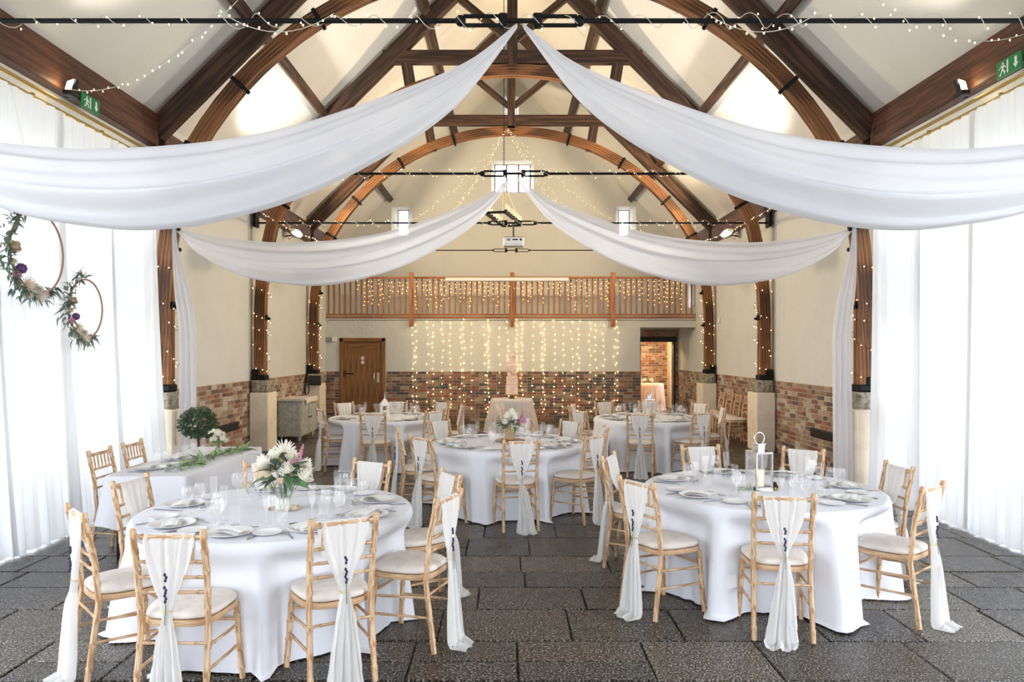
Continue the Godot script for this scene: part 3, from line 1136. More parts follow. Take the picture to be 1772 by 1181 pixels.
func make_chair_meshes() -> void:
	var post := func(s):
		var sh := Shape.new()
		var low := Vector3(s * 0.178, 0.0, 0.245)
		var mid := Vector3(s * 0.172, 0.43, 0.185)
		var top := Vector3(s * 0.178, 0.93, 0.262)
		var path := []
		var radii := []
		var ring_at := [0.07, 0.2, 0.33, 0.53, 0.62, 0.72, 0.82, 0.9]
		var ys := []
		for i in 47: ys.append(i * 0.02)
		for g in ring_at:
			for k in [-0.016, -0.010, -0.004, 0.0, 0.004, 0.010, 0.016]: ys.append(g + k)
		ys.append(0.93)
		ys.sort()
		var last := -1.0
		for y in ys:
			if y - last < 0.0012 or y > 0.93: continue
			last = y
			var t := smoothstep(0.0, 1.0, (y - 0.43) / 0.5)
			var p: Vector3 = low.lerp(mid, y / 0.43) if y < 0.43 else mid.lerp(top, (y - 0.43) / 0.5)
			p.z -= 0.012 * sin(PI * t)
			var q := 0.0165
			for g in ring_at:
				var d: float = absf(y - g)
				if d < 0.003 or absf(d - 0.010) < 0.003: q = 0.0202
				elif d < 0.017: q = 0.0155
			if y > 0.915: q = 0.0185
			path.append(p)
			radii.append(q)
		path.append(top + Vector3(0, 0.008, 0))
		radii.append(0.012)
		sh.tube(path, radii, 9)
		return sh.mesh()
	chair_parts.post_a = post.call(-1.0)
	chair_parts.post_b = post.call(1.0)
	for s in [-1.0, 1.0]:
		var sh := Shape.new()
		turned(sh, Vector3(s * 0.205, 0, -0.185), Vector3(s * 0.18, 0.43, -0.155), 0.0165, [0.15, 0.38, 0.62, 0.86])
		chair_parts["leg_a" if s < 0 else "leg_b"] = sh.mesh()
	var fr := Shape.new()
	var rows := []
	for lv in [[-0.004, 0.425], [0.004, 0.43], [0.004, 0.456], [-0.002, 0.46], [-0.2, 0.46]]:
		var line := []
		for q in seat_outline(lv[0]): line.append(Vector3(q.x, lv[1], q.y))
		rows.append(line)
	fr.grid(rows, true)
	var under := []
	for q in seat_outline(-0.2): under.append(Vector3(q.x, 0.425, q.y))
	fr.grid([under, rows[0]], true)
	chair_parts.frame = fr.mesh()
	var cu := Shape.new()
	rows = []
	for lv in [[-0.19, 0.4605], [-0.01, 0.4605], [0.002, 0.472], [0.0, 0.488], [-0.012, 0.499], [-0.04, 0.506], [-0.1, 0.511], [-0.199, 0.513]]:
		var line := []
		for q in seat_outline(lv[0]): line.append(Vector3(q.x, lv[1], q.y))
		rows.append(line)
	cu.grid(rows, true)
	chair_parts.cushion = cu.mesh()
	var bars := [["top_rail", 0.895, 0.0145], ["rung", 0.765, 0.0095], ["rung", 0.685, 0.0095], ["rung", 0.605, 0.0095]]
	chair_parts.bars = []
	for b in bars:
		var sh := Shape.new()
		var z := lerpf(0.185, 0.262, (b[1] - 0.43) / 0.5) - 0.008
		turned(sh, Vector3(-0.172, b[1], z), Vector3(0.172, b[1], z), b[2], [0.12, 0.88], Vector3(0, 0, 0.006))
		chair_parts.bars.append([b[0], sh.mesh()])
	chair_parts.spindles = []
	for k in 5:
		var sh := Shape.new()
		var x := -0.112 + 0.056 * k
		turned(sh, Vector3(x, 0.765, 0.232), Vector3(x, 0.895, 0.252), 0.0075, [0.5])
		chair_parts.spindles.append(sh.mesh())
	chair_parts.stretchers = []
	for e in [[Vector3(-0.192, 0.31, -0.172), Vector3(-0.174, 0.33, 0.2)], [Vector3(0.192, 0.31, -0.172), Vector3(0.174, 0.33, 0.2)], [Vector3(-0.196, 0.2, -0.178), Vector3(-0.176, 0.21, 0.216)], [Vector3(0.196, 0.2, -0.178), Vector3(0.176, 0.21, 0.216)], [Vector3(-0.19, 0.335, -0.166), Vector3(0.19, 0.335, -0.166)], [Vector3(-0.174, 0.345, 0.2), Vector3(0.174, 0.345, 0.2)]]:
		var sh := Shape.new()
		turned(sh, e[0], e[1], 0.0085, [0.18, 0.82])
		chair_parts.stretchers.append(sh.mesh())

func chair(label: String, at: Vector3, turn: float, group: String) -> Node3D:
	var o := thing("banquet_chair", label, "chair", at, turn, group)
	part(o, "back_post", chair_parts.post_a, M.chair)
	part(o, "back_post", chair_parts.post_b, M.chair)
	part(o, "leg", chair_parts.leg_a, M.chair)
	part(o, "leg", chair_parts.leg_b, M.chair)
	part(o, "seat_frame", chair_parts.frame, M.chair)
	part(o, "seat_cushion", chair_parts.cushion, M.cushion)
	for b in chair_parts.bars: part(o, b[0], b[1], M.chair)
	for m in chair_parts.spindles: part(o, "spindle", m, M.chair)
	for m in chair_parts.stretchers: part(o, "stretcher", m, M.chair)
	return o

var sash_meshes := []
var sprig_mesh: Mesh
var sprig_stem: Mesh
var twine_mesh: Mesh

# chiffon over the top rail, gathered behind the back and falling to the floor
func make_sash_meshes() -> void:
	for variant in 4:
		var ph := variant * 1.7 + 0.4
		var sway: float = [0.02, -0.03, 0.04, -0.01][variant]
		var tie_y: float = [0.53, 0.55, 0.51, 0.54][variant]
		# centre line: [y, z, half width, pleat depth, drift in x]
		var keys := [[tie_y + 0.10, 0.168, 0.05, 0.010, 0.0], [0.72, 0.196, 0.10, 0.008, 0.0], [0.80, 0.212, 0.122, 0.006, 0.0], [0.885, 0.228, 0.132, 0.004, 0.0], [0.916, 0.246, 0.132, 0.003, 0.0], [0.885, 0.268, 0.13, 0.004, 0.0], [0.80, 0.268, 0.115, 0.006, 0.0], [0.70, 0.266, 0.084, 0.009, 0.0], [0.61, 0.266, 0.048, 0.012, 0.0], [tie_y, 0.268, 0.023, 0.014, 0.0], [tie_y - 0.05, 0.275, 0.032, 0.016, sway * 0.1], [0.40, 0.288, 0.05, 0.02, sway * 0.3], [0.25, 0.30, 0.07, 0.024, sway * 0.6], [0.10, 0.312, 0.088, 0.026, sway * 0.9], [0.025, 0.325, 0.10, 0.024, sway], [0.012, 0.37, 0.10, 0.012, sway * 1.3], [0.010, 0.42, 0.085, 0.006, sway * 1.8]]
		var rows := []
		for i in keys.size() - 1:
			var steps := 4
			for k in steps + (1 if i == keys.size() - 2 else 0):
				var t := float(k) / steps
				var e := []
				for q in 5:
					var p0: float = keys[maxi(i - 1, 0)][q]
					var p1: float = keys[i][q]
					var p2: float = keys[i + 1][q]
					var p3: float = keys[mini(i + 2, keys.size() - 1)][q]
					e.append(0.5 * (2 * p1 + (p2 - p0) * t + (2 * p0 - 5 * p1 + 4 * p2 - p3) * t * t + (3 * p1 - p0 - 3 * p2 + p3) * t * t * t))
				var line := []
				for c in 41:
					var u := c / 40.0 * 2.0 - 1.0
					var w := sin(u * 13.0 + ph) * 0.7 + sin(u * 21.0 + ph * 2.3) * 0.5
					var y: float = maxf(e[0] + (w * e[3] if e[0] < 0.02 else 0.0), 0.008)
					if i >= 13: y = maxf(y + 0.012 * sin(u * 7.0 + ph), 0.008)
					line.append(Vector3(e[4] + u * e[2] + 0.006 * sin(u * 9.0 + i), y, e[1] + w * e[3]))
				rows.append(line)
		var sh := Shape.new()
		sh.grid(rows)
		sash_meshes.append(sh.mesh())
	var bud := Shape.new()
	for k in 9:
		bud.ball(Vector3(0.004 * sin(k * 2.1), 0.585 + 0.014 * k + (0.02 if k > 5 else 0.0), 0.288 + 0.002 * cos(k * 1.3)), 0.0075, 5, 4, 1.2)
	sprig_mesh = bud.mesh()
	var st := Shape.new()
	st.tube([Vector3(0, 0.47, 0.296), Vector3(0.002, 0.55, 0.288), Vector3(0, 0.6, 0.287)], 0.002, 5)
	sprig_stem = st.mesh()
	var tw := Shape.new()
	var ring := []
	for k in 13:
		var a := TAU * k / 12.0
		ring.append(Vector3(cos(a) * 0.026, 0.53 + 0.004 * sin(a * 2), 0.268 + sin(a) * 0.019))
	tw.tube(ring, 0.0035, 5, false)
	twine_mesh = tw.mesh()

func sash(label: String, at: Vector3, turn: float, group: String, variant: int) -> void:
	var o := thing("chair_sash", label, "chair sash", at, turn, group)
	part(o, "chiffon", sash_meshes[variant % 4], M.chiffon)
	part(o, "twine", twine_mesh, M.twine)
	var s := part(o, "lavender_sprig", sprig_mesh, M.lavender)
	part(s, "stem", sprig_stem, M.stem)

# ---------------------------------------------------------------- tableware
var ware := {}

func make_ware() -> void:
	var p := Shape.new()
	p.lathe([[0.001, 0.002], [0.085, 0.002], [0.095, 0.004], [0.138, 0.017], [0.140, 0.019], [0.136, 0.0195], [0.098, 0.008], [0.088, 0.006], [0.001, 0.006]], 32)
	ware.plate = p.mesh()
	p = Shape.new()
	p.lathe([[0.001, 0.001], [0.05, 0.001], [0.056, 0.003], [0.084, 0.012], [0.085, 0.0135], [0.082, 0.014], [0.058, 0.006], [0.001, 0.005]], 24)
	ware.side_plate = p.mesh()
	p = Shape.new()   # napkin folded in three, lying on the plate
	for k in 3:
		var rows := []
		for r in 9:
			var line := []
			for c in 13:
				var u := c / 12.0 - 0.5
				var v := r / 8.0 - 0.5
				line.append(Vector3(u * (0.2 - 0.012 * k) + 0.004 * k, 0.0225 + 0.004 * k + 0.005 * cos(u * 5.0) + 0.002 * sin(v * 9 + k), v * (0.115 - 0.018 * k)))
			rows.append(line)
		p.grid(rows, false, false, true)
		var low := []
		for r in rows:
			var line := []
			for q in r: line.append(q - Vector3(0, 0.003, 0))
			low.append(line)
		p.grid(low)
	ware.napkin = p.mesh()
	p = Shape.new()   # knife, handle towards +z
	p.block(Vector3(0, 0.004, 0.06), Vector3(0.013, 0.007, 0.1), 0.003)
	p.hexa([Vector3(-0.009, 0.002, 0.01), Vector3(0.009, 0.002, 0.01), Vector3(0.004, 0.002, -0.11), Vector3(-0.008, 0.002, -0.1), Vector3(-0.007, 0.0045, 0.01), Vector3(0.007, 0.0045, 0.01), Vector3(0.002, 0.003, -0.11), Vector3(-0.006, 0.003, -0.1)])
	ware.knife = p.mesh()
	p = Shape.new()   # fork
	p.block(Vector3(0, 0.004, 0.045), Vector3(0.012, 0.005, 0.11), 0.002)
	p.block(Vector3(0, 0.006, -0.035), Vector3(0.024, 0.003, 0.05), 0.001)
	for k in 4: p.block(Vector3(-0.0096 + 0.0064 * k, 0.008, -0.08), Vector3(0.0034, 0.003, 0.048), 0.001)
	ware.fork = p.mesh()
	p = Shape.new()   # spoon
	p.block(Vector3(0, 0.004, 0.04), Vector3(0.009, 0.004, 0.12), 0.0015)
	var rows2 := []
	for r in 7:
		var line := []
		for c in 16:
			var a := TAU * c / 16.0
			var q := (r + 0.01) / 6.0
			line.append(Vector3(cos(a) * 0.021 * q, 0.002 + 0.006 * q * q, -0.05 + sin(a) * 0.033 * q))
		rows2.append(line)
	p.grid(rows2, true)
	ware.spoon = p.mesh()
	p = Shape.new()   # wine glass
	p.lathe([[0.034, 0.001], [0.033, 0.003], [0.008, 0.006], [0.0042, 0.02], [0.0042, 0.075], [0.010, 0.088], [0.028, 0.105], [0.036, 0.13], [0.035, 0.16], [0.030, 0.19]], 20)
	ware.wine_glass = p.mesh()
	p = Shape.new()   # flute
	p.lathe([[0.031, 0.001], [0.03, 0.003], [0.007, 0.006], [0.004, 0.02], [0.004, 0.07], [0.009, 0.085], [0.02, 0.12], [0.0245, 0.16], [0.0225, 0.225]], 18)
	ware.champagne_flute = p.mesh()
	p = Shape.new()   # water goblet, larger bowl
	p.lathe([[0.036, 0.001], [0.035, 0.003], [0.009, 0.006], [0.005, 0.02], [0.005, 0.06], [0.012, 0.073], [0.034, 0.092], [0.042, 0.12], [0.041, 0.15], [0.036, 0.18]], 20)
	ware.water_goblet = p.mesh()
	p = Shape.new()   # tumbler
	p.lathe([[0.001, 0.001], [0.03, 0.001], [0.033, 0.004], [0.036, 0.1]], 20)
	ware.tumbler = p.mesh()

func setting(center: Vector3, angle: float, radius: float, place: String, table: String, seed_: int) -> void:
	var r := RandomNumberGenerator.new()
	r.seed = seed_
	var out := Vector3(cos(angle), 0, -sin(angle))
	var rim := center + out * radius
	var turn := atan2(out.x, out.z)             # local +z points outwards, to the guest
	var b := Basis(Vector3.UP, turn)
	var put := func(called: String, mat: Material, words: String, cat: String, local: Vector3, yaw: float):
		solo(called, ware[called], mat, "%s, %s setting of %s" % [words, place, table], cat, rim + b * local, turn + yaw, "%ss on %s" % [called.replace("_", " "), table])
	put.call("plate", M.china, "white dinner plate", "plate", Vector3(0, 0, -0.02), 0.0)
	put.call("napkin", M.napkin, "folded white napkin on plate", "napkin", Vector3(0.01, 0, -0.02), r.randf_range(-0.5, 0.5))
	put.call("side_plate", M.china, "small side plate", "plate", Vector3(-0.25, 0, -0.06), 0.0)
	put.call("knife", M.cutlery, "table knife", "knife", Vector3(0.17, 0, -0.01), r.randf_range(-0.06, 0.06))
	put.call("fork", M.cutlery, "table fork", "fork", Vector3(-0.158, 0, 0.04), r.randf_range(-0.06, 0.06))
	put.call("spoon", M.cutlery, "dessert spoon", "spoon", Vector3(0.0, 0, -0.2), PI / 2 + r.randf_range(-0.1, 0.1))
	put.call("wine_glass", M.glass, "stemmed wine glass", "glass", Vector3(0.17, 0, -0.24), 0.0)
	put.call("champagne_flute", M.glass, "tall champagne flute", "glass", Vector3(0.10, 0, -0.3), 0.0)
	put.call("water_goblet", M.glass, "round water goblet", "glass", Vector3(0.245, 0, -0.2), 0.0)
	put.call("tumbler", M.glass, "straight water tumbler", "glass", Vector3(0.19, 0, -0.335), 0.0)

# floor-length cloth over a round table
func round_cloth(radius: float, height: float, seed_: int, folds := 17, chairs := []) -> Mesh:
	var r := RandomNumberGenerator.new()
	r.seed = seed_
	var p0 := r.randf() * TAU
	var p1 := r.randf() * TAU
	var p2 := r.randf() * TAU
	var sh := Shape.new()
	var rows := []
	var levels := []
	for k in 6: levels.append([radius * (0.001 + 0.975 * k / 5.0), height, 0.0])
	levels.append([radius * 0.99, height - 0.002, 0.0])
	levels.append([radius, height - 0.01, 0.0])
	for k in 22:
		var t := (k + 1) / 22.0
		levels.append([radius + 0.012 + 0.05 * t, lerpf(height - 0.01, 0.012, t), t])
	levels.append([radius + 0.10, 0.009, 1.15])
	for lv in levels:
		var line := []
		for c in 144:
			var a := TAU * c / 144.0
			var t: float = lv[2]
			var f := 0.55 * sin(a * folds + p0 + 1.2 * sin(a * 3 + p1)) + 0.35 * sin(a * (folds * 2 - 5) + p2 + sin(a * 2)) + 0.3 * sin(a * 7 + p1)
			var corner := pow(maxf(0.0, cos(2 * a + p2)), 3.0) * 0.055
			var ramp := smoothstep(0.0, 0.75, t) * (0.4 + 0.6 * t)
			var rad: float = lv[0] + ramp * (0.062 * f + corner)
			# pushed in where a chair stands against it
			for ch in chairs:
				var da := absf(angle_difference(a, ch[0]))
				if da < 1.0:
					var lim: float = ch[1] / maxf(cos(da), 0.3)
					var side := smoothstep(0.225, 0.36, sin(da) * rad)
					var low := smoothstep(0.03, 0.22, t)
					var to := minf(rad, lerpf(lim, rad, side))
					rad = lerpf(rad, to, low)
			rad -= ramp * 0.013 * (1.0 + sin(a * 37.0 + p0 + 1.5 * sin(a * 5.0 + p2))) * (0.5 + 0.5 * sin(a * 9.0 + p1))
			line.append(Vector3(cos(a) * rad, lv[1] + (0.004 * maxf(0, f) if t > 1.0 else 0.0), sin(a) * rad))
		rows.append(line)
	sh.grid(rows, true, false, true)
	return sh.mesh()

# [name of the table, centre, chairs: [place, x, z of the middle of the back]]
func build_tables() -> void:
	make_chair_meshes()
	make_sash_meshes()
	make_ware()
	var tables := [
		["the bouquet table in front", Vector2(-1.65, -4.98), [["near left", -1.78, -3.66], ["near right", -0.97, -3.96], ["left", -2.525, -4.15], ["far left", -2.74, -5.165], ["far", -2.04, -5.98], ["far right", -1.2, -6.0], ["upper right", -0.51, -5.41], ["lower right", -0.46, -4.58]]],
		["the steel lantern table", Vector2(1.9, -5.76), [["near", 1.64, -4.59], ["near left", 0.805, -5.09], ["left", 0.787, -6.335], ["far left", 1.735, -6.94], ["far right", 2.62, -6.725], ["right", 2.99, -5.78], ["near right", 2.75, -4.91]]],
		["the middle table", Vector2(-0.08, -8.6), [["near", 0.05, -7.36], ["near right", 0.84, -7.77], ["right", 1.06, -8.6], ["far right", 0.73, -9.4], ["far", 0.08, -9.82], ["far left", -0.97, -9.42], ["left", -1.34, -8.38], ["near left", -0.99, -7.62]]],
		["the back table by the oak door", Vector2(-2.05, -11.8), [["near", -2.02, -10.52], ["near left", -2.94, -11.2], ["far left", -2.91, -12.65], ["far", -2.05, -12.98], ["far right", -1.23, -12.85], ["right", -0.82, -11.95], ["near right", -1.17, -10.93]]],
		["the back table by the passage", Vector2(2.2, -11.7), [["near", 1.8, -10.47], ["near right", 2.74, -10.63], ["right", 3.32, -11.57], ["far right", 3.2, -12.5], ["far", 2.42, -12.98], ["far left", 1.6, -12.85], ["left", 0.97, -12.1], ["near left", 0.98, -11.0]]],
	]
	var k := 0
	for t in tables:
		var c := Vector3(t[1].x, 0, t[1].y)
		var words: String = t[0]
		var near := []
		for ch in t[2]:
			var q := Vector2(ch[1] - c.x, ch[2] - c.z)
			near.append([q.angle(), q.length() - 0.255 - 0.225])
		solo("tablecloth", round_cloth(0.9, 0.75, 300 + k, 17, near), M.table_cloth, "white floor-length cloth of " + words.trim_prefix("the "), "tablecloth", c, 0, "round tablecloths")
		var i := 0
		for ch in t[2]:
			var back := Vector3(ch[1], 0, ch[2])
			var dir := (c - back).normalized()
			var yaw := atan2(-dir.x, -dir.z) + rng.randf_range(-0.1, 0.1)
			var at := back + Basis(Vector3.UP, yaw) * Vector3(0, 0, -0.255)
			chair("pale limewashed chair, %s place at %s" % [ch[0], words], at, yaw, "chairs at " + words)
			sash("white chiffon sash with lavender, %s chair of %s" % [ch[0], words], at, yaw, "sashes at " + words, k + i * 3)
			setting(c + Vector3(0, 0.7515, 0), atan2(-(back.z - c.z), back.x - c.x), 0.71, ch[0], words, 1000 + k * 20 + i)
			i += 1
		k += 1
	build_top_table()
	# spare chairs in a row along the right wall
	for n in 4:
		chair("pale unsashed chair against the right wall, %s from the gallery" % ["fourth", "third", "second", "first"][n], Vector3(4.36, 0, -14.35 - 0.55 * n), PI / 2, "spare chairs along the brick wall")

func build_top_table() -> void:
	var words := "the long top table"
	var o := thing("trestle_table", "long folding table with black steel legs under a white cloth", "table", Vector3(-3.2, 0, -7.27))
	var top := Shape.new()
	top.block(Vector3(0, 0.725, 0), Vector3(0.7, 0.035, 1.9), 0.01)
	part(o, "tabletop", top.mesh(), M.grey)
	for z in [-0.75, 0.86]:
		for s in [-1.0, 1.0]:
			var l := Shape.new()
			l.tube([Vector3(s * 0.05, 0.7, z - 0.1 * signf(z)), Vector3(s * 0.05, 0.5, z - 0.04 * signf(z)), Vector3(s * 0.29, 0.3, z), Vector3(s * 0.29, 0.0, z)], 0.014, 8)
			part(o, "leg", l.mesh(), M.black)
	# cloth: rounded rectangle, long at the front and at the guests' side
	var sh := Shape.new()
	var rows := []
	var ring := func(grow: float, y: float, t: float):
		var line := []
		for c in 160:
			var a := TAU * c / 160.0
			var d := Vector2(cos(a), sin(a))
			var m := 1.0 / pow(pow(absf(d.x), 24.0) + pow(absf(d.y), 24.0), 1.0 / 24.0)
			var q := Vector2(d.x * m * 0.365, d.y * m * 0.965)
			var n := Vector2(pow(absf(d.x), 6.0) * signf(d.x), pow(absf(d.y), 6.0) * signf(d.y)).normalized()
			var f := sin(a * 11 + 1.0) * 0.5 + sin(a * 23 + 2.0 * sin(a)) * 0.5
			var corner := pow(absf(sin(2 * atan2(d.y / 1.0, d.x))), 8.0)
			q += n * (grow + t * (0.02 * f + 0.05 * corner))
			var hem := 0.0
			hem = lerpf(lerpf(0.33, 0.6, smoothstep(0.95, 0.8, absf(q.y))), 0.05, smoothstep(-0.35, 0.2, q.x))
			line.append(Vector3(q.x, lerpf(y, hem, t) if t > 0 else y, q.y))
		return line
	for g in [-0.36, -0.3, -0.2, -0.1, -0.02]:
		var line := []
		for c in 160:
			var e: Array = ring.call(0.0, 0.7465, 0.0)
			var q: Vector3 = e[c]
			var sc: float = (0.365 + g) / 0.365
			line.append(Vector3(q.x * sc, 0.7465, q.z * sc))
		rows.append(line)
	rows.append(ring.call(0.0, 0.744, 0.0))
	rows.append(ring.call(0.008, 0.736, 0.0))
	for k in 14: rows.append(ring.call(0.012 + 0.03 * k / 13.0, 0.73, (k + 1) / 14.0))
	sh.grid(rows, true, false, true)
	solo("tablecloth", sh.mesh(), M.table_cloth, "white cloth hanging over the long top table by the curtain", "tablecloth", Vector3(-3.2, 0, -7.27))
	for e in [["nearer", -6.66], ["farther", -7.24]]:
		chair("pale bare chair, the %s of two behind %s" % [e[0], words], Vector3(-3.53, 0, e[1]), -PI / 2, "chairs at " + words)
		setting(Vector3(-2.9, 0.7475, e[1]), PI, 0.45, e[0], words, int(e[1] * -100))


# ---------------------------------------------------------------- flowers and foliage
var flora := {}

func leaf_shape(long: float, wide: float, droop: float, fold: float) -> Mesh:
	var sh := Shape.new()
	var rows := []
	for r in 7:
		var t := r / 6.0
		var w := wide / 2 * sin(PI * pow(t, 0.75)) + 0.0008
		var y := -droop * t * t * long
		rows.append([Vector3(-w, y + fold * w, t * long), Vector3(-w * 0.4, y + fold * w * 0.3, t * long), Vector3(0, y, t * long), Vector3(w * 0.4, y + fold * w * 0.3, t * long), Vector3(w, y + fold * w, t * long)])
	sh.grid(rows)
	return sh.mesh()

func make_flora() -> void:
	flora.leaf = leaf_shape(0.1, 0.042, 0.35, 0.5)
	flora.small_leaf = leaf_shape(0.05, 0.016, 0.25, 0.4)
	flora.long_leaf = leaf_shape(0.13, 0.022, 0.5, 0.4)
	flora.needle = leaf_shape(0.06, 0.005, 0.3, 0.3)
	var rose := Shape.new()
	for layer in 4:
		var rows := []
		var big := 1.0 - 0.2 * layer
		for r in 7:
			var t := r / 6.0
			var line := []
			for c in 30:
				var a := TAU * c / 30.0 + layer * 0.7
				var lobe := 0.82 + 0.18 * absf(cos(2.5 * a))
				var rad := (0.15 + 0.85 * sin(t * (1.75 - 0.1 * layer))) * 0.5 * big * lobe
				if layer == 0: rad *= 0.75 + 0.35 * t
				line.append(Vector3(cos(a) * rad, -0.25 + t * (0.45 + 0.13 * layer) * lobe, sin(a) * rad))
			rows.append(line)
		rose.grid(rows, true)
	rose.ball(Vector3(0, 0.1, 0), 0.16, 8, 6, 1.3)
	flora.rose = rose.mesh()
	var star := Shape.new()
	for k in 40:
		var a := k * 2.39996
		var e := acos(1.0 - (k + 0.5) / 40.0 * 1.1)
		var d := Vector3(sin(e) * cos(a), cos(e), sin(e) * sin(a))
		var s := d.cross(Vector3(0.31, 0.2, 0.93)).normalized() * 0.035
		star.grid([[-s * 0.6, s * 0.6], [d * 0.28 - s, d * 0.28 + s], [d * 0.5 + Vector3(0, 0.02, 0) - s * 0.3, d * 0.5 + Vector3(0, 0.02, 0) + s * 0.3]])
	flora.star = star.mesh()
	var spike := Shape.new()
	for k in 26:
		var t := k / 25.0
		var a := k * 2.4
		var r := lerpf(0.12, 0.02, t)
		spike.ball(Vector3(cos(a) * r, -0.5 + t, sin(a) * r), lerpf(0.1, 0.035, t), 6, 4, 0.8)
	flora.spike = spike.mesh()
	var plume := Shape.new()
	for k in 60:
		var t := (k + 1) / 60.0
		var a := k * 2.4
		var d := Vector3(cos(a) * 0.22 * sin(PI * t * 0.9), 0.25, sin(a) * 0.22 * sin(PI * t * 0.9))
		var s := d.cross(Vector3.UP).normalized() * 0.018
		var p := Vector3(0, -0.5 + t * 0.8, 0)
		plume.grid([[p - s, p + s], [p + d * 0.6 - s, p + d * 0.6 + s], [p + d - s * 0.2, p + d + s * 0.2]])
	flora.plume = plume.mesh()
	var cluster := Shape.new()
	for k in 30:
		var a := k * 2.39996
		var e := acos(1.0 - 2.0 * (k + 0.5) / 30.0)
		cluster.ball(Vector3(sin(e) * cos(a), cos(e), sin(e) * sin(a)) * 0.36, 0.13, 6, 4)
	flora.cluster = cluster.mesh()

func bloom(o: Node, called: String, shape: String, mat: Material, at: Vector3, size: float, face := Vector3.UP) -> MeshInstance3D:
	var p := part(o, called, flora[shape], mat, at)
	var y := face.normalized()
	var x := y.cross(Vector3(0.2, 0.1, 1)).normalized()
	p.basis = Basis(x, y, x.cross(y)).scaled_local(Vector3.ONE * size)
	return p

func leaf_at(o: Node, shape: String, mat: Material, at: Vector3, dir: Vector3, size: float, roll := 0.0) -> void:
	var p := part(o, "leaf", flora[shape], mat, at)
	var z := dir.normalized()
	var x := Vector3.UP.cross(z)
	if x.length() < 0.1: x = Vector3.RIGHT
	x = x.normalized().rotated(z, roll)
	p.basis = Basis(x, z.cross(x), z).scaled_local(Vector3.ONE * size)

func stem_to(o: Node, a: Vector3, b: Vector3, r := 0.0025) -> void:
	var sh := Shape.new()
	sh.tube([a, a.lerp(b, 0.5) + Vector3(0, 0.01, 0), b], r, 5)
	part(o, "stem", sh.mesh(), M.stem)

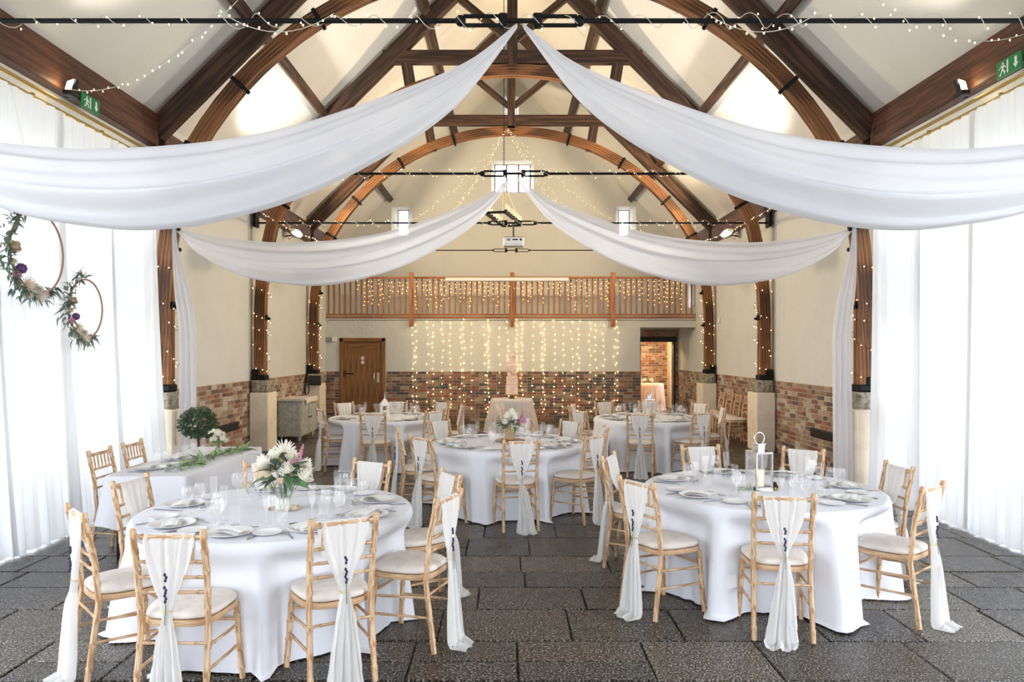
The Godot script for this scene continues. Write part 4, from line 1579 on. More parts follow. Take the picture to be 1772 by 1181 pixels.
func centrepieces() -> void:
	make_flora()
	var r := RandomNumberGenerator.new()
	r.seed = 77
	# big bouquet in a glass jar on the front table
	var t1 := Vector3(-1.6, 0.7515, -4.99)
	var disc := Shape.new()
	disc.lathe([[0.001, 0.0], [0.112, 0.0], [0.114, 0.002], [0.112, 0.004], [0.001, 0.004]], 40)
	solo("mirror_disc", disc.mesh(), M.mirror, "round mirror under the flower jar on the bouquet table", "mirror", t1)
	var o := thing("bouquet_jar", "glass jar of white, cream and pink flowers with green leaves on the bouquet table", "bouquet", t1 + Vector3(-0.01, 0.0045, 0.01))
	jar(o, 0.055, 0.15)
	var top := Vector3(0, 0.16, 0)
	for e in [["star_flower", "star", M.petal, 0.0, 0.31, -0.02, 0.17], ["pink_spike", "spike", M.petal_pink, 0.115, 0.30, 0.0, 0.13], ["rose", "rose", M.petal, -0.115, 0.23, 0.03, 0.13], ["rose", "rose", M.petal, -0.075, 0.275, -0.03, 0.1], ["rose", "rose", M.petal_cream, -0.10, 0.155, 0.06, 0.12], ["rose", "rose", M.petal_cream, -0.16, 0.16, -0.02, 0.1], ["rose", "rose", M.petal, 0.05, 0.205, 0.10, 0.1], ["rose", "rose", M.petal_cream, 0.02, 0.13, 0.12, 0.055], ["rose", "rose", M.petal, 0.155, 0.15, 0.05, 0.12], ["pink_cluster", "cluster", M.petal_pink, 0.06, 0.245, 0.04, 0.05], ["rose", "rose", M.petal, 0.03, 0.25, -0.1, 0.11], ["rose", "rose", M.petal_cream, -0.08, 0.2, -0.12, 0.11], ["rose", "rose", M.petal, 0.12, 0.2, -0.09, 0.11]]:
		var p := top + Vector3(e[3], e[4] - 0.09, e[5])
		bloom(o, e[0], e[1], e[2], p, e[6], p - top + Vector3(0, 0.12, 0))
		stem_to(o, Vector3(e[3] * 0.12, 0.03, e[5] * 0.12), p)
	for k in 64:
		var a := k * 2.39996
		var e := r.randf_range(-0.35, 1.0)
		var d := Vector3(cos(a), e, sin(a)).normalized()
		var kind: int = k % 4
		leaf_at(o, ["leaf", "long_leaf", "leaf", "small_leaf"][kind], [M.leaf, M.leaf_dark, M.leaf_dark, M.leaf_light][kind], top + Vector3(0, 0.03 + 0.06 * r.randf(), 0) + d * r.randf_range(0.03, 0.11), d + Vector3(0, 0.1, 0), r.randf_range(0.95, 1.5), r.randf_range(-0.6, 0.6))
	for k in 26:
		var d := Vector3(r.randf_range(0.1, 1), r.randf_range(0.4, 1.4), r.randf_range(-0.6, 0.8)).normalized()
		leaf_at(o, "small_leaf", M.leaf_light, top + d * r.randf_range(0.09, 0.19), d + Vector3(r.randf_range(-1, 1), 0.2, r.randf_range(-1, 1)), 0.9, r.randf_range(-1, 1))
	# bouquet in a gold jar on the middle table
	var t3 := Vector3(-0.06, 0.7515, -8.62)
	wood_slice("rustic bark-edged wood slice under the gold jar on the middle table", t3, 0.165)
	o = thing("bouquet_jar", "gold glass jar of white and pink flowers with pale plumes on the middle table", "bouquet", t3 + Vector3(0, 0.0255, 0))
	jar(o, 0.06, 0.13, M.gold_glass)
	top = Vector3(0, 0.14, 0)
	for e in [["plume", "plume", M.petal_cream, -0.11, 0.19, 0.0, 0.26], ["plume", "plume", M.petal_cream, -0.07, 0.2, -0.04, 0.24], ["rose", "rose", M.petal, 0.02, 0.185, 0.02, 0.13], ["rose", "rose", M.petal, -0.03, 0.16, 0.06, 0.11], ["rose", "rose", M.petal, 0.06, 0.15, 0.06, 0.11], ["rose", "rose", M.petal, -0.05, 0.1, 0.1, 0.09], ["pink_spike", "spike", M.petal_pink, 0.13, 0.15, 0.0, 0.16], ["pink_cluster", "cluster", M.petal_pink, 0.15, 0.11, 0.03, 0.1], ["rose", "rose", M.petal_cream, 0.14, 0.06, 0.04, 0.08], ["rose", "rose", M.petal, 0.01, 0.14, -0.09, 0.11]]:
		var p := top + Vector3(e[3], e[4] - 0.03, e[5])
		bloom(o, e[0], e[1], e[2], p, e[6], p - top + Vector3(0, 0.14, 0))
		stem_to(o, Vector3(e[3] * 0.12, 0.03, e[5] * 0.12), p)
	for k in 48:
		var a := k * 2.39996
		var d := Vector3(cos(a) * 1.1 - 0.15, r.randf_range(-0.25, 0.9), sin(a)).normalized()
		leaf_at(o, ["leaf", "long_leaf", "small_leaf"][k % 3], [M.leaf, M.leaf_dark, M.leaf][k % 3], top + Vector3(0, 0.02, 0) + d * r.randf_range(0.02, 0.1), d, r.randf_range(0.8, 1.2), r.randf_range(-0.6, 0.6))
	# steel lantern on the right-hand front table
	var t2 := Vector3(1.865, 0.7515, -5.7)
	solo("mirror_disc", disc.mesh(), M.mirror, "round mirror under the steel lantern", "mirror", t2 + Vector3(0.03, 0, 0.0))
	lantern("polished steel lantern with glass sides, ring handle and cream candle", t2 + Vector3(0, 0.0045, 0), 0.15, 0.29, M.steel, 0.25)
	sprig("spray of feathery greenery beside the steel lantern", t2 + Vector3(-0.12, 0.0, 0.06), 0.13, 40, 5)
	var cone := Shape.new()
	for k in 24: cone.ball(Vector3(cos(k * 2.4) * 0.022 * (1 - k / 30.0), 0.012 + 0.0016 * k, sin(k * 2.4) * 0.022 * (1 - k / 30.0)), 0.009, 5, 3)
	solo("pine_cone", cone.mesh(), M.timber, "small brown pine cone at the foot of the steel lantern", "pine cone", t2 + Vector3(0.11, 0.0045, 0.03))
	# glass lantern on the passage table
	lantern("tall clear lantern with ring handle and candle on the passage table", Vector3(2.17, 0.7515, -11.72), 0.16, 0.30, M.steel, 0.1)
	sprig("loose greenery round the lantern on the passage table", Vector3(2.12, 0.7515, -11.55), 0.24, 50, 6)
	# white house-shaped lantern by the door
	var h := thing("house_lantern", "white house-shaped lantern with steep roof and spire on the door table", "lantern", Vector3(-2.06, 0.7515, -11.78), 0.35)
	var b := Shape.new()
	b.block(Vector3(0, 0.01, 0), Vector3(0.14, 0.02, 0.14), 0.004)
	for sx in [-1, 1]:
		for sz in [-1, 1]: b.block(Vector3(sx * 0.055, 0.1, sz * 0.055), Vector3(0.022, 0.17, 0.022), 0.003)
	b.block(Vector3(0, 0.19, 0), Vector3(0.14, 0.02, 0.14), 0.004)
	part(h, "frame", b.mesh(), M.white)
	var rf := Shape.new()
	for k in 4:
		var a := PI / 4 + k * PI / 2
		var a2 := a + PI / 2
		rf.tri(Vector3(0, 0.31, 0), Vector3(cos(a2) * 0.11, 0.2, sin(a2) * 0.11), Vector3(cos(a) * 0.11, 0.2, sin(a) * 0.11))
	rf.tube([Vector3(0, 0.29, 0), Vector3(0, 0.40, 0)], [0.008, 0.002], 6)
	part(h, "roof", rf.mesh(), M.white)
	var cn := Shape.new()
	cn.lathe([[0.03, 0.02], [0.03, 0.11], [0.001, 0.11]], 12)
	part(h, "candle", cn.mesh(), M.wax)
	# small posy and garland on the long table
	o = thing("posy_vase", "small glass vase of white flowers on the long top table", "bouquet", Vector3(-3.13, 0.748, -7.72))
	jar(o, 0.035, 0.1)
	for k in 18:
		var a := k * 2.39996
		var p := Vector3(cos(a) * 0.085 * sqrt(k / 18.0), 0.16 + 0.10 * r.randf() - 0.05 * k / 18.0, sin(a) * 0.085 * sqrt(k / 18.0))
		bloom(o, "blossom", ["rose", "cluster", "star"][k % 3], M.petal, p, 0.055, p - Vector3(0, 0.08, 0))
		stem_to(o, Vector3(0, 0.03, 0), p, 0.0018)
	for k in 16:
		var d := Vector3(cos(k * 2.4), r.randf_range(0.3, 1.2), sin(k * 2.4))
		leaf_at(o, "leaf", M.leaf_light, Vector3(0, 0.09, 0), d, r.randf_range(0.7, 1.0))
	o = thing("leaf_garland", "garland of narrow green leaves trailing along the long top table", "garland", Vector3(-3.0, 0.75, -7.25))
	var path := []
	for k in 15:
		var t := k / 14.0
		path.append(Vector3(-0.08 + 0.14 * t + 0.035 * sin(t * 9), 0.018 + 0.008 * sin(t * 20), 0.72 - 1.5 * t))
	var st := Shape.new()
	st.tube(path, 0.004, 5)
	part(o, "stem", st.mesh(), M.stem)
	for k in 230:
		var q: Vector3 = path[int(k / 230.0 * 14)].lerp(path[int(k / 230.0 * 14) + 1], fmod(k / 230.0 * 14, 1.0))
		var d := Vector3(r.randf_range(-1, 1), r.randf_range(0.05, 0.75), r.randf_range(-1, 1))
		leaf_at(o, "long_leaf" if k % 3 else "small_leaf", [M.leaf, M.leaf_light, M.leaf_light, M.leaf_grey][k % 4], q, d, r.randf_range(0.65, 1.15), r.randf_range(-0.8, 0.8))

func jar(o: Node, r: float, h: float, mat: Material = null) -> void:
	var g := Shape.new()
	g.lathe([[0.001, 0.0], [r * 0.95, 0.0], [r, 0.006], [r, h * 0.8], [r * 0.93, h * 0.88], [r * 0.97, h]], 24)
	part(o, "jar", g.mesh(), mat if mat else M.glass)
	var w := Shape.new()
	w.lathe([[0.001, 0.009], [r * 0.925, 0.011], [r * 0.925, h * 0.5], [0.001, h * 0.5]], 20)
	part(o, "water", w.mesh(), M.water)

func wood_slice(label: String, at: Vector3, r: float) -> void:
	var o := thing("wood_slice", label, "wood slice", at)
	var c := Shape.new()
	c.lathe([[0.001, 0.0], [r, 0.0], [r, 0.025], [0.001, 0.025]], 30)
	part(o, "cut_face", c.mesh(), M.pine)
	var b := Shape.new()
	b.lathe([[r, 0.0], [r + 0.008, 0.003], [r + 0.009, 0.02], [r, 0.025]], 30)
	part(o, "bark", b.mesh(), M.timber)

func lantern(label: String, at: Vector3, w: float, h: float, metal: Material, turn: float) -> void:
	var o := thing("candle_lantern", label, "lantern", at, turn)
	var f := Shape.new()
	f.block(Vector3(0, 0.012, 0), Vector3(w, 0.024, w), 0.003)
	f.block(Vector3(0, h - 0.01, 0), Vector3(w, 0.02, w), 0.003)
	for sx in [-1, 1]:
		for sz in [-1, 1]: f.block(Vector3(sx * (w / 2 - 0.007), h / 2, sz * (w / 2 - 0.007)), Vector3(0.014, h - 0.03, 0.014), 0.002)
	part(o, "frame", f.mesh(), metal)
	var c := Shape.new()
	c.block(Vector3(0, h + 0.025, 0), Vector3(w * 0.42, 0.05, w * 0.42), 0.004)
	c.block(Vector3(0, h + 0.056, 0), Vector3(w * 0.5, 0.012, w * 0.5), 0.003)
	part(o, "cap", c.mesh(), metal)
	var ring := []
	for k in 21:
		var a := TAU * k / 20.0
		ring.append(Vector3(cos(a) * 0.045, h + 0.098 + sin(a) * 0.045, 0))
	var rr := Shape.new()
	rr.tube(ring, 0.005, 6, false)
	part(o, "ring_handle", rr.mesh(), metal)
	for k in 4:
		var g := Shape.new()
		g.xf = Transform3D(Basis(Vector3.UP, k * PI / 2), Vector3.ZERO)
		var q := w / 2 - 0.014
		g.quad(Vector3(-q, 0.024, w / 2 - 0.004), Vector3(-q, h - 0.02, w / 2 - 0.004), Vector3(q, h - 0.02, w / 2 - 0.004), Vector3(q, 0.024, w / 2 - 0.004))
		part(o, "glass_pane", g.mesh(), M.pane)
	var cn := Shape.new()
	cn.lathe([[0.036, 0.024], [0.038, 0.028], [0.038, 0.145], [0.034, 0.148], [0.001, 0.142]], 20)
	var wick := part(o, "candle", cn.mesh(), M.wax)
	var wk := Shape.new()
	wk.tube([Vector3(0, 0.14, 0), Vector3(0.002, 0.16, 0)], 0.0015, 5)
	part(wick, "wick", wk.mesh(), M.black)

func sprig(label: String, at: Vector3, long: float, n: int, seed_: int) -> void:
	var r := RandomNumberGenerator.new()
	r.seed = seed_
	var o := thing("greenery_sprig", label, "greenery", at)
	var st := Shape.new()
	st.tube([Vector3(-long / 2, 0.004, 0), Vector3(0, 0.012, 0.01), Vector3(long / 2, 0.006, -0.01)], 0.002, 5)
	part(o, "stem", st.mesh(), M.stem)
	for k in n:
		var x := r.randf_range(-0.5, 0.5) * long
		leaf_at(o, "needle" if k % 2 else "small_leaf", M.leaf if k % 3 else M.leaf_light, Vector3(x, 0.01, 0), Vector3(r.randf_range(-1, 1), r.randf_range(0.0, 0.8), r.randf_range(-1, 1)), r.randf_range(0.7, 1.3))

func hoop_wreath(label: String, at: Vector3, radius: float, from: float, to: float, seed_: int) -> void:
	var r := RandomNumberGenerator.new()
	r.seed = seed_
	var o := thing("hoop_wreath", label, "wreath", at, 0, "hanging hoop wreaths")
	# the hoop lies in the local y-z plane, parallel to the curtain; angle 0 points away from the camera
	var ring := []
	for k in 65:
		var a := TAU * k / 64.0
		ring.append(Vector3(0, sin(a) * radius, -cos(a) * radius))
	var h := Shape.new()
	h.tube(ring, 0.009, 8, false)
	part(o, "hoop", h.mesh(), M.hoop)
	var line := Shape.new()
	line.tube([Vector3(0, radius, 0), Vector3(-0.25, 4.24 - at.y, 0)], 0.0012, 4)
	part(o, "hanging_thread", line.mesh(), M.wire)
	var n := int(280 * radius / 0.37)
	for k in n:
		var t := r.randf()
		var a := lerpf(from, to, t)
		var p := Vector3(0, sin(a) * radius, -cos(a) * radius)
		var out := Vector3(r.randf_range(-0.5, 1.0), sin(a), -cos(a)).normalized()
		var thick := sin(PI * clampf(t * 0.9 + 0.1, 0, 1))
		var d := (out * r.randf_range(-0.3, 1.2) + Vector3(r.randf_range(-0.5, 0.8), r.randf_range(-0.8, 0.8), r.randf_range(-0.8, 0.8)))
		leaf_at(o, "small_leaf" if k % 3 else "long_leaf", [M.leaf_grey, M.leaf_dark, M.leaf_grey, M.leaf][k % 4], p + out * r.randf_range(-0.01, 0.12) * thick, d, r.randf_range(0.9, 1.5) * (1.0 if k % 3 else 0.65), r.randf_range(-1, 1))
	var mid := lerpf(from, to, 0.5)
	for e in [[-0.28, "rose", M.petal_cream, 0.11, 0.0], [-0.12, "plume", M.petal_cream, 0.16, 0.03], [0.02, "cluster", M.petal_purple, 0.1, -0.05], [0.05, "cluster", M.petal_pink, 0.08, 0.03], [0.22, "star", M.petal_cream, 0.18, 0.0], [0.4, "rose", M.petal, 0.13, -0.01], [0.5, "star", M.petal, 0.16, 0.03], [0.62, "cluster", M.petal_pink, 0.08, 0.0], [0.3, "rose", M.petal, 0.1, 0.05]]:
		var a: float = mid + e[0] * (to - from) * 0.55
		var q: float = radius + e[4]
		bloom(o, "flower", e[1], e[2], Vector3(0.03, sin(a) * q, -cos(a) * q), e[3] * radius / 0.37, Vector3(1, sin(a) * 0.4, -cos(a) * 0.4 + 0.5))

func build_furniture() -> void:
	M.gold_glass = glass(0.45, rgb8(206, 176, 110))
	centrepieces()
	hoop_wreath("larger hanging wooden hoop with leaves and purple flowers, higher on the left curtain", Vector3(-4.28, 2.7, -6.55), 0.37, PI * 0.62, PI * 1.72, 3)
	hoop_wreath("smaller hanging wooden hoop with leaves and purple flowers, lower on the left curtain", Vector3(-4.28, 2.24, -7.3), 0.29, PI * 0.55, PI * 1.66, 8)
	# bay ball tree
	var o := thing("topiary_tree", "clipped dark green ball topiary on a thin trunk by the left plinth", "topiary", Vector3(-3.95, 0, -9.15))
	var pot := Shape.new()
	pot.lathe([[0.001, 0.0], [0.1, 0.0], [0.14, 0.26], [0.15, 0.26], [0.15, 0.29], [0.13, 0.29], [0.125, 0.27], [0.001, 0.26]], 20)
	part(o, "pot", pot.mesh(), M.grey)
	var tr := Shape.new()
	tr.tube([Vector3(0, 0.25, 0), Vector3(0.01, 0.5, 0), Vector3(0, 0.9, 0)], 0.014, 7)
	part(o, "trunk", tr.mesh(), M.timber)
	var r := RandomNumberGenerator.new()
	r.seed = 12
	for tone in 3:
		var f := Shape.new()
		for k in 330:
			var a := r.randf() * TAU
			var e := r.randf_range(-1, 1)
			var d := Vector3(cos(a) * sqrt(1 - e * e), e, sin(a) * sqrt(1 - e * e))
			var p := Vector3(0, 0.92, 0) + d * r.randf_range(0.11, 0.195) * Vector3(1.08, 0.88, 1.08)
			var z := (d + Vector3(r.randf_range(-1, 1), r.randf_range(-0.8, 0.8), r.randf_range(-1, 1)) * 0.8).normalized()
			var x := z.cross(Vector3.UP.rotated(Vector3.RIGHT, r.randf_range(-1, 1))).normalized()
			var w := x * 0.016
			var l := z * 0.055
			var bend := d * 0.01
			f.grid([[p - w * 0.1, p + w * 0.1], [p + l * 0.45 - w + bend, p + l * 0.45 + w + bend], [p + l - w * 0.05, p + l + w * 0.05]])
		part(o, "leaves", f.mesh(), [M.leaf_dark, M.leaf, M.leaf_dark][tone]).set_meta("kind", "stuff")
	build_dresser()
	build_cake()

func build_dresser() -> void:
	var o := thing("painted_sideboard", "shabby grey painted sideboard with panelled doors against the left brick wall", "sideboard", Vector3(-4.44, 0, -15.2))
	var paint := rendered(rgb8(178, 178, 168), 0.16, 3.0, 91, 0.3, 0.6)
	var b := Shape.new()
	b.block(Vector3(0, 0.45, 0), Vector3(0.46, 0.7, 1.1), 0.008)
	part(o, "body", b.mesh(), paint)
	var t := Shape.new()
	t.block(Vector3(0, 0.815, 0), Vector3(0.54, 0.035, 1.2), 0.012)
	t.block(Vector3(0, 0.79, 0), Vector3(0.5, 0.02, 1.14), 0.006)
	part(o, "top", t.mesh(), paint)
	# end panels towards the camera: raised stiles round two fields
	var e := Shape.new()
	for x in [-0.2, 0.2]: e.block(Vector3(x, 0.45, 0.556), Vector3(0.06, 0.7, 0.014), 0.003)
	for y in [0.13, 0.47, 0.77]: e.block(Vector3(0, y, 0.556), Vector3(0.36, 0.06, 0.014), 0.003)
	part(o, "end_panel", e.mesh(), paint)
	for z in [-0.28, 0.28]:
		var d := Shape.new()
		d.block(Vector3(0.238, 0.42, z), Vector3(0.02, 0.56, 0.5), 0.005)
		d.block(Vector3(0.25, 0.42, z), Vector3(0.014, 0.38, 0.32), 0.005)
		for k in 5: d.block(Vector3(0.258, 0.42, z - 0.12 + 0.06 * k), Vector3(0.012, 0.34, 0.02), 0.003)
		var dr := part(o, "door", d.mesh(), paint)
		var kn := Shape.new()
		kn.ball(Vector3(0.27, 0.45, z * 0.25), 0.016, 8, 6)
		part(dr, "knob", kn.mesh(), M.iron)
		var w := Shape.new()
		w.block(Vector3(0.238, 0.745, z), Vector3(0.02, 0.07, 0.5), 0.004)
		part(o, "drawer", w.mesh(), paint)
	for x in [-0.18, 0.18]:
		for z in [-0.48, 0.48]:
			var f := Shape.new()
			f.tube([Vector3(x, 0.0, z), Vector3(x, 0.05, z), Vector3(x, 0.11, z)], [0.02, 0.035, 0.03], 8)
			part(o, "foot", f.mesh(), paint)
	var rows := []
	for i in 17:
		var line := []
		for k in 21:
			var u := i / 16.0 - 0.5
			var v := k / 20.0 - 0.5
			var x := u * 0.62
			var y := 0.838 + 0.008 * sin(u * 14 + v * 9) + 0.006 * sin(v * 23)
			if x > 0.275: y -= (x - 0.275) * 2.4
			line.append(Vector3(minf(x, 0.285), y, v * 0.9 - 0.1 + 0.02 * sin(u * 9)))
		rows.append(line)
	var sh := Shape.new()
	sh.grid(rows)
	solo("runner_cloth", sh.mesh(), cloth(rgb8(222, 208, 200), 0.9, 0.0), "crumpled pale pink cloth lying on the grey sideboard", "cloth", Vector3(-4.44, 0, -15.2))

func build_cake() -> void:
	solo("tablecloth", round_cloth(0.46, 0.75, 555, 21), M.cake_cloth, "grey-white cloth of the small round cake table before the lights", "tablecloth", Vector3(0.01, 0, -16.3))
	var o := thing("cake_stand", "low gold pedestal cake stand on the cake table", "cake stand", Vector3(0.01, 0.7515, -16.3))
	var s := Shape.new()
	s.lathe([[0.001, 0.0], [0.08, 0.0], [0.075, 0.012], [0.025, 0.03], [0.02, 0.06], [0.06, 0.078], [0.001, 0.08]], 24)
	part(o, "foot", s.mesh(), M.brass)
	var p := Shape.new()
	p.lathe([[0.001, 0.078], [0.16, 0.08], [0.165, 0.084], [0.165, 0.092], [0.001, 0.092]], 30)
	part(o, "plate", p.mesh(), M.brass)
	var c := thing("wedding_cake", "tall slender tiered white cake with a pink and red painted pattern", "cake", Vector3(0.01, 0.8436, -16.3))
	var icing := plain(Color.WHITE, 0.5)
	icing.albedo_texture = noise_map(0.028, [[0.0, rgb8(190, 96, 92)], [0.28, rgb8(212, 140, 128)], [0.36, rgb8(238, 218, 208)], [0.5, rgb8(238, 226, 218)], [0.66, rgb8(240, 224, 210)], [0.74, rgb8(224, 172, 130)], [1.0, rgb8(200, 120, 96)]], 4, 512, 95)
	icing.uv1_triplanar = true
	icing.uv1_scale = Vector3.ONE * 1.6
	for tier in [[0.135, 0.0, 0.21], [0.125, 0.21, 0.40], [0.10, 0.40, 0.66], [0.06, 0.66, 0.88]]:
		var t := Shape.new()
		t.lathe([[0.001, tier[1]], [tier[0], tier[1]], [tier[0] * 1.005, tier[1] + 0.01], [tier[0] * 0.985, tier[2] - 0.012], [tier[0] * 0.95, tier[2]], [0.001, tier[2]]], 36)
		part(c, "cake_tier", t.mesh(), icing)
	for k in 18:
		var a := k * 1.1
		var y := 0.42 + 0.025 * k
		var rr := 0.103 if y < 0.66 else 0.063
		bloom(c, "sugar_petal", "rose", M.petal_pink if k % 2 else M.petal_cream, Vector3(cos(a * 0.35 + 0.6) * rr, y, sin(a * 0.35 + 0.6) * rr), 0.03, Vector3(cos(a * 0.35 + 0.6), 0.2, sin(a * 0.35 + 0.6)))
	# lobby table seen through the passage
	solo("tablecloth", round_cloth(0.5, 0.8, 556, 19), M.pink_cloth, "blush pink cloth on a round table in the brick lobby", "tablecloth", Vector3(4.2, 0, -22.6))
	var f := thing("table_arrangement", "low white flower arrangement on the blush pink lobby table", "bouquet", Vector3(4.15, 0.8015, -22.55))
	var r := RandomNumberGenerator.new()
	r.seed = 4
	for k in 14:
		bloom(f, "blossom", "rose", M.petal_cream if k % 2 else M.petal, Vector3(r.randf_range(-0.25, 0.25), r.randf_range(0.05, 0.12), r.randf_range(-0.1, 0.1)), 0.1)
	for k in 30:
		leaf_at(f, "leaf", M.leaf if k % 2 else M.leaf_dark, Vector3(r.randf_range(-0.22, 0.22), 0.04, r.randf_range(-0.08, 0.08)), Vector3(r.randf_range(-1, 1), r.randf_range(0, 1.5), r.randf_range(-1, 1)), 1.3)


# ---------------------------------------------------------------- door, lamps, signs
func build_fittings() -> void:
	# oak door under the gallery
	var o := Node3D.new()
	o.name = "door_1"
	o.set_meta("kind", "structure")
	add_child(o)
	o.position = Vector3(-3.8175, 0, END_Z)
	var fr := Shape.new()
	for s in [-1.0, 1.0]: fr.block(Vector3(s * 0.54, 1.07, -0.02), Vector3(0.1, 2.14, 0.14), 0.012)
	fr.block(Vector3(0, 2.09, -0.02), Vector3(1.18, 0.1, 0.14), 0.012)
	part(o, "door_frame", fr.mesh(), M.oak)
	var leaf := Shape.new()
	leaf.block(Vector3(0, 1.02, -0.03), Vector3(0.98, 2.03, 0.04), 0.004)
	var l := part(o, "door_leaf", leaf.mesh(), M.oak)
	for e in [[Vector3(-0.42, 1.02, 0.0), Vector3(0.14, 2.02, 0.03)], [Vector3(0.42, 1.02, 0.0), Vector3(0.14, 2.02, 0.03)], [Vector3(0, 1.93, 0.0), Vector3(0.7, 0.19, 0.03)], [Vector3(0, 0.12, 0.0), Vector3(0.7, 0.22, 0.03)]]:
		var sh := Shape.new()
		sh.xf = Transform3D(Basis(), Vector3(0, 0, 0))
		sh.block(e[0], e[1], 0.006)
		part(l, "rail", sh.mesh(), M.oak)
	for k in 5:
		var sh := Shape.new()
		sh.block(Vector3(-0.28 + 0.14 * k, 1.03, -0.008), Vector3(0.136, 1.62, 0.02), 0.006)
		part(l, "plank", sh.mesh(), M.oak)
	for y in [0.4, 1.36]:
		var sh := Shape.new()
		sh.block(Vector3(-0.36, y - 0.14, 0.02), Vector3(0.26, 0.03, 0.008), 0.002)
		sh.block(Vector3(-0.48, y - 0.14, 0.02), Vector3(0.04, 0.16, 0.012), 0.003)
		if y > 1.0: part(l, "strap_hinge", sh.mesh(), M.iron)
	var pull := Shape.new()
	pull.tube([Vector3(0.31, 0.92, 0.02), Vector3(0.31, 0.92, 0.06), Vector3(0.31, 1.24, 0.06), Vector3(0.31, 1.24, 0.02)], 0.014, 8)
	part(l, "pull_handle", pull.mesh(), M.steel)
	var plate := Shape.new()
	plate.block(Vector3(0.4, 1.12, 0.018), Vector3(0.07, 0.26, 0.006), 0.002)
	part(l, "push_plate", plate.mesh(), M.steel)
	for y in [1.62, 1.51]:
		var sg := Shape.new()
		sg.tube([Vector3(0, y, 0.0), Vector3(0, y, 0.012)], 0.045, 20)
		var d := part(l, "sign_disc", sg.mesh(), M.white)
		var mk := Shape.new()
		mk.ball(Vector3(0, y + 0.016, 0.013), 0.006, 6, 4)
		mk.block(Vector3(0, y - 0.006, 0.013), Vector3(0.014 if y > 1.6 else 0.02, 0.03, 0.003), 0.001)
		part(d, "pictogram", mk.mesh(), M.grey)
	# passage lintel
	var li := Shape.new()
	li.block(Vector3(4.2, 2.13, GABLE_Z + 0.0), Vector3(1.05, 0.14, 0.12), 0.01)
	structure("trim_2", li.mesh(), M.black)
	var dj := Shape.new()
	dj.block(Vector3(4.66, 1.03, GABLE_Z - 0.1), Vector3(0.05, 2.06, 0.3), 0.005)
	structure("door_2", dj.mesh(), M.black)
	var lp := thing("added_lobby_lamp", "added ceiling lamp hidden behind the lintel that brightens the brick lobby", "lamp", Vector3(4.1, 2.55, -22.2))  # no lamp known here; added out of view to brighten the lobby
	var lo := Shape.new()
	lo.lathe([[0.001, -0.09], [0.09, -0.08], [0.13, -0.03], [0.13, 0.0], [0.001, 0.0]], 20)
	part(lp, "added_globe", lo.mesh(), glow(Color(1.0, 0.85, 0.62), 4.0))
	var ll := OmniLight3D.new()
	ll.name = "added_lobby_light"
	ll.light_color = Color(1.0, 0.85, 0.64)
	ll.light_energy = 3.0
	ll.omni_range = 20
	ll.omni_attenuation = 2
	ll.light_size = 0.1
	ll.shadow_enabled = true
	lp.add_child(ll)
	ll.position = Vector3(0, -0.2, 0)
	# charred timbers set in the brickwork
	for s in [-1.0, 1.0]:
		var tb := Shape.new()
		var z0: float = -11.35 if s < 0 else -10.35
		beam(tb, Vector3(s * 4.745, 0.53, z0), Vector3(s * 4.745, 0.53, z0 - 1.3), 0.06, 0.14, Vector3(1, 0, 0))
		structure("trim_3" if s < 0 else "trim_4", tb.mesh(), M.black)

	# floodlights on the eaves beams
	for s in [-1.0, 1.0]:
		var hand: String = "left" if s < 0 else "right"
		var f := thing("floodlight", "small black floodlight with a glowing face on the %s eaves beam" % hand, "floodlight", Vector3(s * 4.55, 4.44, -7.5))
		var b := Shape.new()
		b.block(Vector3(-s * 0.06, -0.03, 0.1), Vector3(0.09, 0.05, 0.16), 0.01)
		b.tube([Vector3(s * 0.07, -0.02, -0.02), Vector3(-s * 0.04, -0.05, 0.02), Vector3(-s * 0.06, -0.04, 0.08)], 0.012, 6)
		part(f, "bracket", b.mesh(), M.black)
		var hs := Shape.new()
		hs.xf = Transform3D(Basis(Vector3.UP, s * 0.55) * Basis(Vector3.RIGHT, -0.25), Vector3(-s * 0.04, 0.06, 0.05))
		hs.block(Vector3.ZERO, Vector3(0.15, 0.15, 0.05), 0.01)
		part(f, "housing", hs.mesh(), M.black)
		var face := Shape.new()
		face.xf = hs.xf
		face.block(Vector3(0, 0, 0.029), Vector3(0.12, 0.12, 0.006), 0.002)
		part(f, "lamp_face", face.mesh(), M.flood)
		var l2 := SpotLight3D.new()
		l2.name = "floodlight_beam"
		l2.light_color = Color(1.0, 0.95, 0.88)
		l2.light_energy = 5.0
		l2.spot_range = 40
		l2.spot_angle = 62
		l2.spot_attenuation = 2
		l2.light_size = 0.06
		l2.shadow_enabled = true
		f.add_child(l2)
		l2.position = Vector3(-s * 0.09, 0.09, 0.13)
		l2.look_at_from_position(f.position + Vector3(-s * 0.09, 0.09, 0.13), f.position + Vector3(-s * 5.0, 2.6, 0.8))
		var sg := thing("exit_sign", "green and white emergency exit sign hanging from the %s eaves beam" % hand, "exit sign", Vector3(s * 4.58, 4.48, -6.83 if s > 0 else -7.9))
		var pn := Shape.new()
		pn.block(Vector3.ZERO, Vector3(0.015, 0.16, 0.34), 0.003)
		part(sg, "panel", pn.mesh(), M.exit_green)
		var put_poly := func(called: String, pts: Array):
			var mk := Shape.new()
			var poly := PackedVector2Array()
			for p in pts: poly.append(Vector2(p[0], p[1]))
			mk.xf = Transform3D(Basis(Vector3(0, 0, s), Vector3.UP, Vector3(-s, 0, 0)), Vector3(-s * 0.008, 0, 0))
			mk.slab(poly, 0.0, 0.002)
			part(sg, called, mk.mesh(), M.white)
		put_poly.call("arrow", [[0.085, 0.05], [0.085, -0.01], [0.065, -0.01], [0.1, -0.055], [0.135, -0.01], [0.115, -0.01], [0.115, 0.05]])
